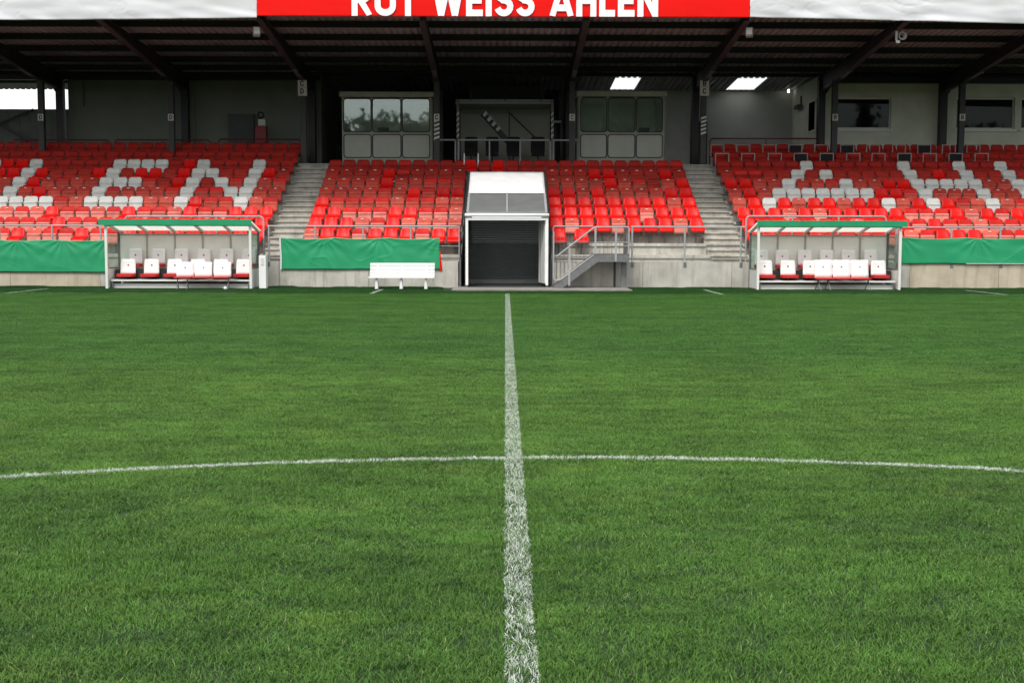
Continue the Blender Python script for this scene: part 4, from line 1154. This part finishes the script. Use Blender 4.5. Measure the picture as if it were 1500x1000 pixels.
green_banner('plain green cloth banner at the far left, left of the dugout', -170, 158, 350.5, 398.5, 2.0, (0, .35, .6, .8, 1))
gb, gx0, gx1, gz0, gz1 = green_banner('plain green cloth banner behind the white bench', 411.5, 644, 348, 394.5, 3.4, (0, .28, .62, 1))
MB().grid(lambda u, v: (gx0 - 0.035 + 0.05 * u + 0.01 * math.sin(v * 5), WALL_Y - 0.075, gz0 - 0.01 + (gz1 - gz0) * v), 2, 10).build('white_hem', 'tarp_white', gb)
MB().grid(lambda u, v: (gx1 - 0.03 + 0.11 * u * (1 - 0.55 * v) , WALL_Y - 0.03 - 0.02 * math.sin(u * 3), gz0 - 0.03 + (gz1 - gz0) * 0.62 * v), 3, 8).build('red_lining', 'tarp_red', gb)
g3, hx0, hx1, hz0, hz1 = green_banner('plain green cloth banner at the far right, right of the dugout', 1321, 1690, 348, 386.5, 5.2, (0, .3, .55, .8, 1))
MB().box(XZ(1415, 386, WALL_Y - .08)[0], hx1, WALL_Y - 0.085, WALL_Y - 0.08, hz0 - 0.012, hz0 + 0.008).build('white_hem', 'tarp_white', g3)

# ------------------------------------------------------------------ players' tunnel
def tunnel():
    Yt = 36.5
    X = lambda px, Y=Yt: XZ(px, 380, Y)[0]
    Z = lambda py, Y=Yt: XZ(740, py, Y)[1]
    t = thing('players_tunnel', 'white framed player tunnel with tarpaulin roof and dark shutter', 'tunnel', (0, Yt, 0))
    xl, xr = X(682), X(803)
    zt = Z(319)
    fw = 0.075
    MB().box(xl, xl + fw, Yt, Yt + 0.09, 0.10, zt - fw).build('door_post', 'white_paint', t)
    MB().box(xr - fw, xr, Yt, Yt + 0.09, 0.10, zt - fw).build('door_post', 'white_paint', t)
    MB().box(xl, xr, Yt, Yt + 0.09, zt - fw + 0.002, zt).build('lintel', 'white_paint', t)
    for q in (xl + fw / 2, xr - fw / 2):
        MB().tube([(q, Yt + .045, 0.035), (q, Yt + .045, 0.11)], 0.03, 8).build('foot', 'galvanised', t)
    MB().tube([(xl - 0.02, Yt - 0.02, Z(315)), (xr + 0.02, Yt - 0.02, Z(315))], 0.052, 12).build('front_bar', 'white_paint', t, True)
    # sloping top: clear film then white tarpaulin
    za, ya = Z(312.5), Yt - 0.02
    yb, zb = 38.25, XZ(740, 283.5, 38.25)[1]
    yc, zc = 40.2, XZ(740, 252, 40.2)[1]
    def slope(x0a, x1a, x0b, x1b, y0, z0, y1, z1, amp, seed):
        def fn(u, v):
            w = amp * noise.noise(Vector((u * 3.5, v * 2.2, seed))) + amp * .6 * noise.noise(Vector((u * 9 + v * 3, v * 4, seed + 2)))
            a = x0a + (x0b - x0a) * v; b = x1a + (x1b - x1a) * v
            e = 1 if 0.02 < v < 0.98 else 0.3
            return (a + (b - a) * u, y0 + (y1 - y0) * v, z0 + (z1 - z0) * v + w * e)
        return MB().grid(fn, 26, 14)
    solid(slope(xl + .03, xr - .03, xl + .02, xr - .02, ya, za, yb, zb, 0.008, 3).build('clear_film', 'clear_film', t, True), 0.004, 0)
    solid(slope(xl + .035, xr - .035, xl + .035, xr - .035, yb + .01, zb + .01, yc, zc, 0.03, 7).build('tarpaulin', 'tarp_cover', t, True), 0.006, 0)
    MB().bar((0.05, ya + .05, za + .03), (0.05, yb, zb + .015), 0.05, 0.02).build('film_seam', 'rail_paint', t)
    for q in (xl + .06, xr - .06):
        MB().bar((q, ya + .05, za + .025), (q, yb, zb + .012), 0.07, 0.02).build('film_border', 'rail_paint', t)
    MB().bar((xl + .1, ya + .07, za + .045), (xr - .1, ya + .07, za + .045), 0.06, 0.02).build('film_border', 'rail_paint', t)
    MB().bar((xl + .1, yb - .03, zb + .005), (xr - .1, yb - .03, zb + .005), 0.06, 0.02).build('film_border', 'rail_paint', t)
    MB().box(xl + .03, xr - .03, yc, ys(7) + .02, zc - .25, zc - .2).build('rear_roof', 'tunnel_side', t)
    for sgn, xx in ((-1, xl - 0.012), (1, xr + 0.012)):
        a = MB(); a.prism([(Yt + 0.1, 0.02), (ys(7), 0.02), (ys(7), zc - .05), (yc, zc - 0.02), (Yt + 0.1, za - 0.03)], 'x', xx - 0.01, xx + 0.01)
        a.build('side_cladding', 'tunnel_side', t)
        MB().tube([(xx, Yt + 0.02, za + 0.02), (xx, yc, zc + 0.02)], 0.03, 8).build('edge_tube', 'rafter_steel', t)
    # shutter of narrow laths
    Ys_ = 38.1
    mb = MB(); z = 0.22; zt2 = zt - 0.02; n = 34; dh = (zt2 - z) / n
    xs0, xs1 = xl + 0.015, xr - 0.015
    for i in range(n):
        a = z + i * dh
        mb.prism([(Ys_, a), (Ys_ - 0.018, a + dh * .25), (Ys_ - 0.018, a + dh * .75), (Ys_, a + dh * .98), (Ys_ + .02, a + dh * .98), (Ys_ + .02, a)], 'x', xs0, xs1)
    mb.build('shutter', 'shutter', t)['kind'] = 'stuff'
    MB().box(xs0, xs1, Ys_ - 0.03, Ys_ + 0.03, 0.10, 0.215).build('bottom_rail', 'tunnel_side', t)
    MB().box(xs0, xs1, Yt + 0.12, Ys_ + 0.6, 0.036, 0.05).build('floor_mat', 'interior_dark', t)
    # open door leaf at the right, swung inwards
    hx, hy = xr - fw - 0.005, Yt + 0.09
    ex, ey = hx - 0.16, hy + 0.95
    lf = MB(); lf.bar((hx, hy, 1.08), (ex, ey, 1.08), 0.03, 1.85); leaf = lf.build('door_leaf', 'white_paint', t)
    for q in (0.12, 0.4, 0.68):
        d = Vector((ex - hx, ey - hy, 0)); nrm = Vector((-d.y, d.x, 0)).normalized()
        p = Vector((hx, hy, 1.08)) + d * q + nrm * 0.022
        MB().bar(p - Vector((0, 0, .9)), p + Vector((0, 0, .9)), 0.025, 0.012, (1, 0, 0)).build('rib', 'galvanised', leaf)
tunnel()
# cheek walls of the cut with tubes
for sgn, lab in ((-1, 'grey stepped side wall left of the tunnel'), (1, 'grey stepped side wall right of the tunnel')):
    t = thing('side_wall', lab, 'wall', (sgn * XT, WALL_Y, 0), 'side walls of the tunnel cut')
    x = sgn * (XT - 0.035)
    MB().prism([(WALL_Y, 0), (ys(7), 0), (ys(7), zf(7) + .1), (Y0, zf(0) + 0.2), (WALL_Y, WALL_H + .1)], 'x', x - 0.03, x + 0.03).build('panel', 'tunnel_side', t)
    MB().tube(round_path([(x, WALL_Y + .1, WALL_H), (x, WALL_Y + .1, 1.75), (x, Y0 + .4, zf(0) + .95), (x, ys(6) + .5, zf(6) + .75)], 0.1), 0.02, 8).build('handrail', 'column_paint', t)
    for k in (1, 3, 5):
        MB().tube([(x, ys(k) + .4, zf(k) - .1), (x, ys(k) + .4, zf(k) + .80)], 0.016, 6).build('post', 'column_paint', t)

# ------------------------------------------------------------------ steel stairs right of the tunnel
def steel_stairs():
    Ya, Yb = 36.05, 36.92
    X = lambda px, Y=Ya: XZ(px, 380, Y)[0]
    Z = lambda py, Y=Ya: XZ(860, py, Y)[1]
    t = thing('steel_stairs', 'grey steel stairs with tube handrail right of the tunnel', 'stairs', (X(860), Ya, 0))
    xb, xt, xe = X(809), X(872), X(922)
    zl = Z(372)
    for Y, nm in ((Ya, 0), (Yb, 1)):
        mb = MB(); hb = 0.17
        mb.prism([(xb, 0.04), (xb + 0.30, 0.04), (xt + 0.08, zl - 0.22), (xe, zl - 0.22), (xe, zl), (xt - 0.02, zl)], 'y', Y, Y + 0.012)
        mb.build('stringer', 'galvanised', t)
        mb = MB()
        mb.bar((xb, Y + .02, 0.05), (xt - .02, Y + .02, zl - .005), 0.06, 0.012); mb.bar((xt - .02, Y + .02, zl + .001), (xe, Y + .02, zl + .001), 0.06, 0.012)
        mb.bar((xb + .3, Y + .02, 0.04), (xt + .08, Y + .02, zl - .225), 0.06, 0.012); mb.bar((xt + .08, Y + .02, zl - .226), (xe, Y + .02, zl - .226), 0.06, 0.012)
        mb.build('flange', 'galvanised', t)
    n = 5
    for i in range(n):
        z = 0.05 + (zl - 0.05) * (i + 1) / (n + 1); x = xb + 0.1 + (xt - xb) * (i + 0.9) / (n + 1)
        MB().box(x - 0.05, x + 0.2, Ya + 0.014, Yb - 0.002, z - 0.03, z).build('tread', 'galvanised', t)
    MB().box(xt, xe, Ya + 0.014, Yb - 0.002, zl - 0.04, zl - 0.008).build('landing', 'galvanised', t)
    for x in (xe - 0.12, xe - 0.36):
        mb = MB(); mb.box(x - 0.08, x + 0.08, Ya + 0.35, Ya + 0.36, 0.0, zl - 0.23); mb.box(x - 0.08, x + 0.08, Ya + 0.5, Ya + 0.51, 0.0, zl - 0.23); mb.box(x - .006, x + .006, Ya + .36, Ya + .5, 0, zl - .23)
        if x > xe - 0.2: mb.build('leg', 'galvanised', t)
        else: MB().box(x - 0.03, x + 0.03, Yb - 0.1, Yb - 0.04, 0.0, zl - 0.23).build('leg', 'column_paint', t)
    ztop = Z(332.5)
    # front handrail
    rail_ = [(X(815), Ya, Z(376)), (X(871), Ya, ztop), (xe - .02, Ya, ztop), (xe - 0.02, Ya, zl)]
    MB().tube(round_path(rail_, 0.06), 0.024, 8).build('handrail', 'rail_paint', t)
    # loop at the foot of the stair
    loop = [(X(811), Ya + .01, Z(340)), (X(811), Ya + .01, Z(411)), (X(820), Ya + .01, Z(411)), (X(870), Ya + .01, Z(373))]
    MB().tube(round_path(loop, 0.12), 0.022, 8).build('lower_rail', 'rail_paint', t)
    for px, z0, z1 in ((834, Z(418), Z(362)), (872, zl, ztop), (902, Z(383), ztop)):
        MB().box(X(px) - 0.03, X(px) + 0.03, Ya - 0.02, Ya - 0.004, z0, z1 - .02).build('post', 'rail_paint', t)
    # mid rails of the landing
    for py in (355, 360): MB().tube([(xt, Ya + .01, Z(py)), (xe, Ya + .01, Z(py))], 0.012, 6).build('mid_rail', 'rail_paint', t)
    # rear balustrade with vertical bars
    xl = X(810, Yb)
    MB().tube(round_path([(xl, Yb + .03, 0.1), (xl, Yb + .03, XZ(860, 331.5, Yb)[1]), (X(868, Yb), Yb + .03, XZ(860, 331.5, Yb)[1])], 0.08), 0.022, 8).build('rear_rail', 'rail_paint', t)
    z1 = XZ(860, 345, Yb)[1]
    for i in range(19):
        x = xl + 0.1 + i * (X(920, Yb) - xl - 0.12) / 18
        zb_ = max(0.12, min(zl, 0.12 + (x - xb) * (zl) / (xt - xb)))
        MB().tube([(x, Yb + .03, zb_), (x, Yb + .03, z1)], 0.007, 6).build('baluster', 'galvanised', t)
    for py in (355, 376, 380):
        MB().tube([(xl, Yb + .03, XZ(860, py, Yb)[1]), (X(868 if py > 360 else 921, Yb), Yb + .03, XZ(860, py, Yb)[1])], 0.014, 6).build('rear_bar', 'galvanised', t)
    MB().box(xe - 0.09, xe - .04, Ya + .1, Yb, zl, ztop).build('gate_post', 'galvanised', t)
steel_stairs()

# ------------------------------------------------------------------ white bench
def bench():
    Yb = 35.75
    X = lambda px: XZ(px, 400, Yb)[0]
    Z = lambda py: XZ(588, py, Yb)[1]
    x0, x1 = X(541), X(636)
    t = thing('park_bench', 'white slatted bench in front of the centre green banner', 'bench', ((x0 + x1) / 2, Yb, 0))
    zt, zb = Z(385), Z(405)
    n = 4; h = (zt - zb) / n
    for i in range(n):
        MB().box(x0, x1, Yb + 0.20 + 0.02 * i, Yb + 0.23 + 0.02 * i, zb + i * h + 0.006, zb + (i + 1) * h - 0.006).build('back_slat', 'white_paint', t)
    zs_ = zb - 0.01
    for i in range(3):
        MB().box(x0 - 0.01, x1 + .01, Yb - 0.22 + i * 0.13, Yb - 0.11 + i * 0.13, zs_ - 0.03 + .006 * i, zs_ + .006 * i).build('seat_slat', 'white_paint', t)
    for px in (552, 588, 624):
        x = X(px)
        mb = MB(); mb.prism([(x - 0.045, 0), (x + 0.045, 0), (x + 0.025, zs_ - .032), (x - 0.025, zs_ - .032)], 'y', Yb - 0.14, Yb + 0.12)
        mb.build('leg', 'white_paint', t)
        MB().bar((x, Yb + .14, zs_ - .04), (x, Yb + .31, zt - .05), 0.05, 0.03).build('back_support', 'white_paint', t)
bench()

# ------------------------------------------------------------------ dugouts
def emblem(parent, x, y, z, s):
    MB().prism([(x - s, z - s * .5), (x - s * .6, z - s * .9), (x + s * .6, z - s * .9), (x + s, z - s * .5), (x + s * .7, z + s * .1), (x + s * .5, z + s * .8), (x - s * .5, z + s * .8), (x - s * .7, z + s * .1)], 'y', y - 0.004, y - 0.001).build('emblem', 'emblem', parent)

def dugout_seat(label, x, y, zseat, zback, w, grp, front=True):
    """white backrest with red cushion on a small pedestal"""
    t = thing('team_chair', label, 'chair', (x, y, zseat - 0.12), grp)
    def bk(u, v):
        s = (u - .5) * 2
        hw = w / 2 * (1 - 0.05 * v) * (1 - (0.10 * max(0, (v - .9) / .1) ** 2))
        return (x + s * hw, y + 0.14 + 0.07 * v - 0.02 * s * s, zseat + 0.03 + (zback - zseat - 0.03) * v)
    b = MB().grid(bk, 6, 6).build('backrest', 'white_paint', t, True); solid(b, 0.03, 0)
    emblem(t, x, y + 0.14 + .07 * .62 - 0.02, zseat + (zback - zseat) * 0.62, 0.028)
    mb = MB(); mb.prism(rrect(x - w / 2 - .02, x + w / 2 + .02, y - 0.26, y + 0.13, 0.07), 'z', zseat - 0.04, zseat + 0.045); mb.build('cushion', 'red_cushion', t)
    mb = MB(); mb.box(x - 0.05, x + 0.05, y - 0.1, y + 0.05, zseat - 0.12, zseat - 0.042); mb.build('pedestal', 'dark_steel', t)

def dugout(side, pxf0, pxf1, roof_px, base_py, seats_back, seats_front, trio, pys):
    """side: 'left' / 'right'. pxf: the two front posts; pys: photo heights"""
    Yf, Yr_ = 35.62, 36.86
    X = lambda px, Y=Yf: XZ(px, 400, Y)[0]
    pm = (pxf0 + pxf1) / 2
    Z = lambda py, Y=Yf: XZ(pm, py, Y)[1]
    x0, x1 = X(pxf0), X(pxf1)
    if x0 > x1: x0, x1 = x1, x0
    t = thing('dugout', f'glazed team dugout with green roof edge {side} of the tunnel', 'dugout', ((x0 + x1) / 2, Yf, 0), 'team dugouts')
    zt = 1.98; zroof_b = 1.70
    for x in (x0, x1):
        MB().box(x - 0.035, x + 0.035, Yf, Yf + 0.07, 0, zt - 0.12).build('post', 'white_panel', t)
        MB().box(x - 0.03, x + 0.03, Yr_ - .06, Yr_, 0, zroof_b - .04).build('post', 'galvanised', t)
    rx0, rx1 = x0 - 0.17 if side == 'left' else x0 - .06, x1 + 0.06 if side == 'left' else x1 + 0.17
    MB().box(rx0, rx1, Yf - 0.10, Yf - 0.06, zt - 0.14, zt + 0.03).build('fascia', 'green_paint', t)
    # roof: clear panels between ribs
    n = 5
    for i in range(n):
        a = rx0 + (rx1 - rx0) * i / n; b = rx0 + (rx1 - rx0) * (i + 1) / n
        MB().prism([(Yf - 0.055, zt - 0.01), (Yr_ + 0.1, zroof_b), (Yr_ + 0.1, zroof_b + .012), (Yf - 0.055, zt + .002)], 'x', a + .004, b - .004).build('roof_panel', 'roof_film', t)
    for i in range(n + 1):
        a = x0 + (x1 - x0) * i / n
        MB().bar((a, Yf - 0.05, zt - 0.055), (a, Yr_ + .08, zroof_b - 0.045), 0.05, 0.07).build('roof_rib', 'rib_grey', t)
    MB().box(x0 + .036, x1 - .036, Yf + 0.01, Yf + 0.05, zt - 0.16, zt - 0.10).build('header', 'rib_grey', t)
    # back wall of five panels with mullions
    for i in range(n):
        a = x0 + (x1 - x0) * i / n; b = x0 + (x1 - x0) * (i + 1) / n
        MB().box(a + 0.03, b - 0.03, Yr_ - 0.02, Yr_, 0.3, zroof_b - 0.09).build('back_panel', 'dugout_back', t)
        if i: MB().box(a - 0.022, a + 0.022, Yr_ - 0.05, Yr_ + .005, 0.3, zroof_b - 0.08).build('mullion', 'rib_grey', t)
    MB().box(x0 + .03, x1 - .03, Yr_ - 0.06, Yr_ - 0.025, zroof_b - 0.12, zroof_b - 0.085).build('top_rail', 'rib_grey', t)
    # sides: glass above, white panel below
    for x in (x0, x1):
        g = MB().box(x - 0.008, x + 0.008, Yf + 0.075, Yr_ - 0.065, 0.62, zroof_b - 0.06).build('side_glass', 'side_glass', t)
        MB().box(x - 0.015, x + 0.015, Yf + 0.075, Yr_ - .065, 0.03, 0.58).build('side_panel', 'white_panel', t)
        MB().box(x - 0.018, x + 0.018, Yf + 0.075, Yr_ - .065, 0.582, 0.618).build('sill_bar', 'galvanised', t)
    # stepped plinth carrying two rows of seats
    zb1, zb2 = 0.27, 0.55
    MB().box(x0 + .06, x1 - .06, Yf + 0.18, Yf + .62, zb1 - 0.05, zb1).build('seat_beam', 'white_panel', t)
    MB().box(x0 + .06, x1 - .06, Yf + 0.30, Yf + 0.33, 0.01, zb1 - 0.12).build('plinth_panel', 'white_panel', t)
    MB().box(x0 + .06, x1 - .06, Yf + 0.64, Yr_ - .07, zb2 - 0.04, zb2).build('rear_platform', 'rail_red', t)
    MB().box(x0 + .06, x1 - .06, Yf + 0.625, Yf + .639, zb1, zb2).build('platform_riser', 'dark_steel', t)
    for x in (x0 + .1, x1 - .1):
        MB().box(x - .02, x + .02, Yf + .2, Yf + .24, 0, zb1 - .052).build('beam_leg', 'galvanised', t)
    ords = ORD
    yb = Yf + 0.93; yf = Yf + 0.42
    for i, px in enumerate(seats_back):
        x = XZ(px, 370, yb)[0]
        dugout_seat(f'{ords[i]} white chair from the left in the rear row of the {side} dugout', x, yb, zb2 + 0.12, 1.16, 0.43, f'rear seats of the {side} dugout')
    for i, px in enumerate(seats_front):
        x = XZ(px, 390, yf)[0]
        dugout_seat(f'{ords[i]} white chair from the left in the front row of the {side} dugout', x, yf, zb1 + 0.12, 0.86, 0.45, f'front seats of the {side} dugout')
    # portable bench of three seats in front
    Yq = 35.25
    xs = [XZ(px, 395, Yq)[0] for px in trio]
    zt3 = XZ(pm, pys, Yq)[1]
    b = thing('folding_bench', f'portable row of three white seats in front of the {side} dugout', 'bench', (xs[1], Yq, 0), 'portable three-seat rows')
    for x in xs:
        w = 0.50
        def bk(u, v, x=x):
            s = (u - .5) * 2
            return (x + s * w / 2 * (1 - 0.03 * v), Yq + 0.16 + 0.06 * v - 0.015 * s * s, 0.37 + (zt3 - 0.37) * v)
        q = MB().grid(bk, 5, 5).build('backrest', 'white_paint', b, True); solid(q, 0.03, 0)
        emblem(b, x, Yq + 0.16 + .036 - 0.02, 0.37 + (zt3 - .37) * .62, 0.022)
        MB().prism(rrect(x - w / 2, x + w / 2, Yq - 0.2, Yq + 0.14, .04), 'z', 0.335, 0.365).build('seat', 'red_cushion', b)
    MB().box(xs[0] - .24, xs[2] + .24, Yq - 0.02, Yq + .03, 0.30, 0.332).build('beam', 'galvanised', b)
    for x in (xs[0] - .18, xs[0] + .1, xs[2] + .2):
        mb = MB(); mb.tube([(x, Yq, 0.3), (x + .03, Yq - 0.2, 0.02)], 0.014, 6); mb.build('leg', 'galvanised', b)
        mb = MB(); mb.tube([(x, Yq, 0.3), (x - .03, Yq + 0.2, 0.02)], 0.014, 6); mb.build('leg', 'galvanised', b)
mat('roof_film', (0.90, 0.91, 0.86), 0.35, vary=0.05, translucent=0.92)
mat('rib_grey', (0.42, 0.43, 0.38), 0.5, vary=0.1)
dugout('left', 156, 367, None, 424, [196, 229.5, 263.5, 296.5, 330, 363], [185.5, 220, 254, 288, 322, 355.5], [269, 296, 324], 384)
dugout('right', 1110.5, 1318, None, 420, [1117, 1148, 1181, 1213, 1245.5, 1278], [1122, 1156, 1189, 1222, 1254, 1289], [1208, 1235, 1262], 381)
x0, z1 = XZ(379, 374, 35.9); x1, _ = XZ(389, 374, 35.9)
t = thing('white_cabinet', 'narrow white upright box beside the left dugout', 'cabinet', ((x0 + x1) / 2, 35.9, 0))
MB().box(x0, x1, 35.9, 36.2, 0.0, z1).build('body', 'white_paint', t)
MB().box(x0 + .06, x1 - .05, 35.885, 35.898, z1 - 0.28, z1 - 0.08).build('label_plate', 'sign_white', t)
x, z = XZ(330, 423, 35.0)
n = 12
mb = MB(); mb.add([(x, 35.0, 0.0)] + [(x + 0.05 * math.sin(p) * math.cos(q), 35.0 + 0.05 * math.sin(p) * math.sin(q), 0.05 - 0.05 * math.cos(p) + 0.004) for p in [math.pi * i / 8 for i in range(1, 8)] for q in [2 * math.pi * j / n for j in range(n)]] + [(x, 35.0, 0.104)],
    [(0, 1 + j, 1 + (j + 1) % n) for j in range(n)] + [(1 + i * n + j, 1 + i * n + (j + 1) % n, 1 + (i + 1) * n + (j + 1) % n, 1 + (i + 1) * n + j) for i in range(6) for j in range(n)] + [(85, 73 + (j + 1) % n, 73 + j) for j in range(n)])
put(mb.build('small_ball', 'white_paint', None, True), 'small white ball under the portable seats of the left dugout', 'ball')

# ------------------------------------------------------------------ trees across the pitch (mirrored in the booth windows)
def tree_line():
    mb = MB(); r2 = random.Random(5)
    for i in range(26000):
        x = -110 + 220 * r2.random()
        hh = 17.0 + 5.5 * noise.noise(Vector((x * 0.11, 3, 0))) + 3.0 * noise.noise(Vector((x * 0.4, 9, 0)))
        if 3 < x < 26: hh += 8.5
        if -30 < x < -6: hh = 18.6 + 1.6 * noise.noise(Vector((x * 0.35, 3, 0))) + 1.1 * noise.noise(Vector((x * 1.1, 9, 0)))
        if 40 < x < 60: hh = 13 + 12 * max(0, 1 - abs((x - 42) % 6 - 3) / 2.2)
        z = hh * r2.random() ** 0.7; y = -80 + r2.uniform(-4, 4)
        c = Vector((x, y, z)); s = r2.uniform(0.25, 0.8)
        d = [Vector((r2.uniform(-1, 1), r2.uniform(-1, 1), r2.uniform(-1, 1))) * s for _ in range(4)]
        mb.add([c + q for q in d], [(0, 1, 2), (0, 2, 3), (0, 1, 3), (1, 2, 3)])
    def hgt(x):
        hh = 17.0 + 5.5 * noise.noise(Vector((x * 0.11, 3, 0))) + 3.0 * noise.noise(Vector((x * 0.4, 9, 0)))
        if 3 < x < 26: hh += 8.5
        if -30 < x < -6: hh = 18.6 + 1.6 * noise.noise(Vector((x * 0.35, 3, 0))) + 1.1 * noise.noise(Vector((x * 1.1, 9, 0)))
        if 40 < x < 60: hh = 13 + 12 * max(0, 1 - abs((x - 42) % 6 - 3) / 2.2)
        return hh
    mb.grid(lambda u, v: (-110 + 220 * u, -80 + 3 * noise.noise(Vector((u * 90, v * 6, 1))), (hgt(-110 + 220 * u) - 1.0) * v), 260, 8)
    put(mb.build('treeline', 'tree_leaf'), 'dark belt of trees across the pitch, seen mirrored in the booth windows', 'trees', kind='stuff')
tree_line()
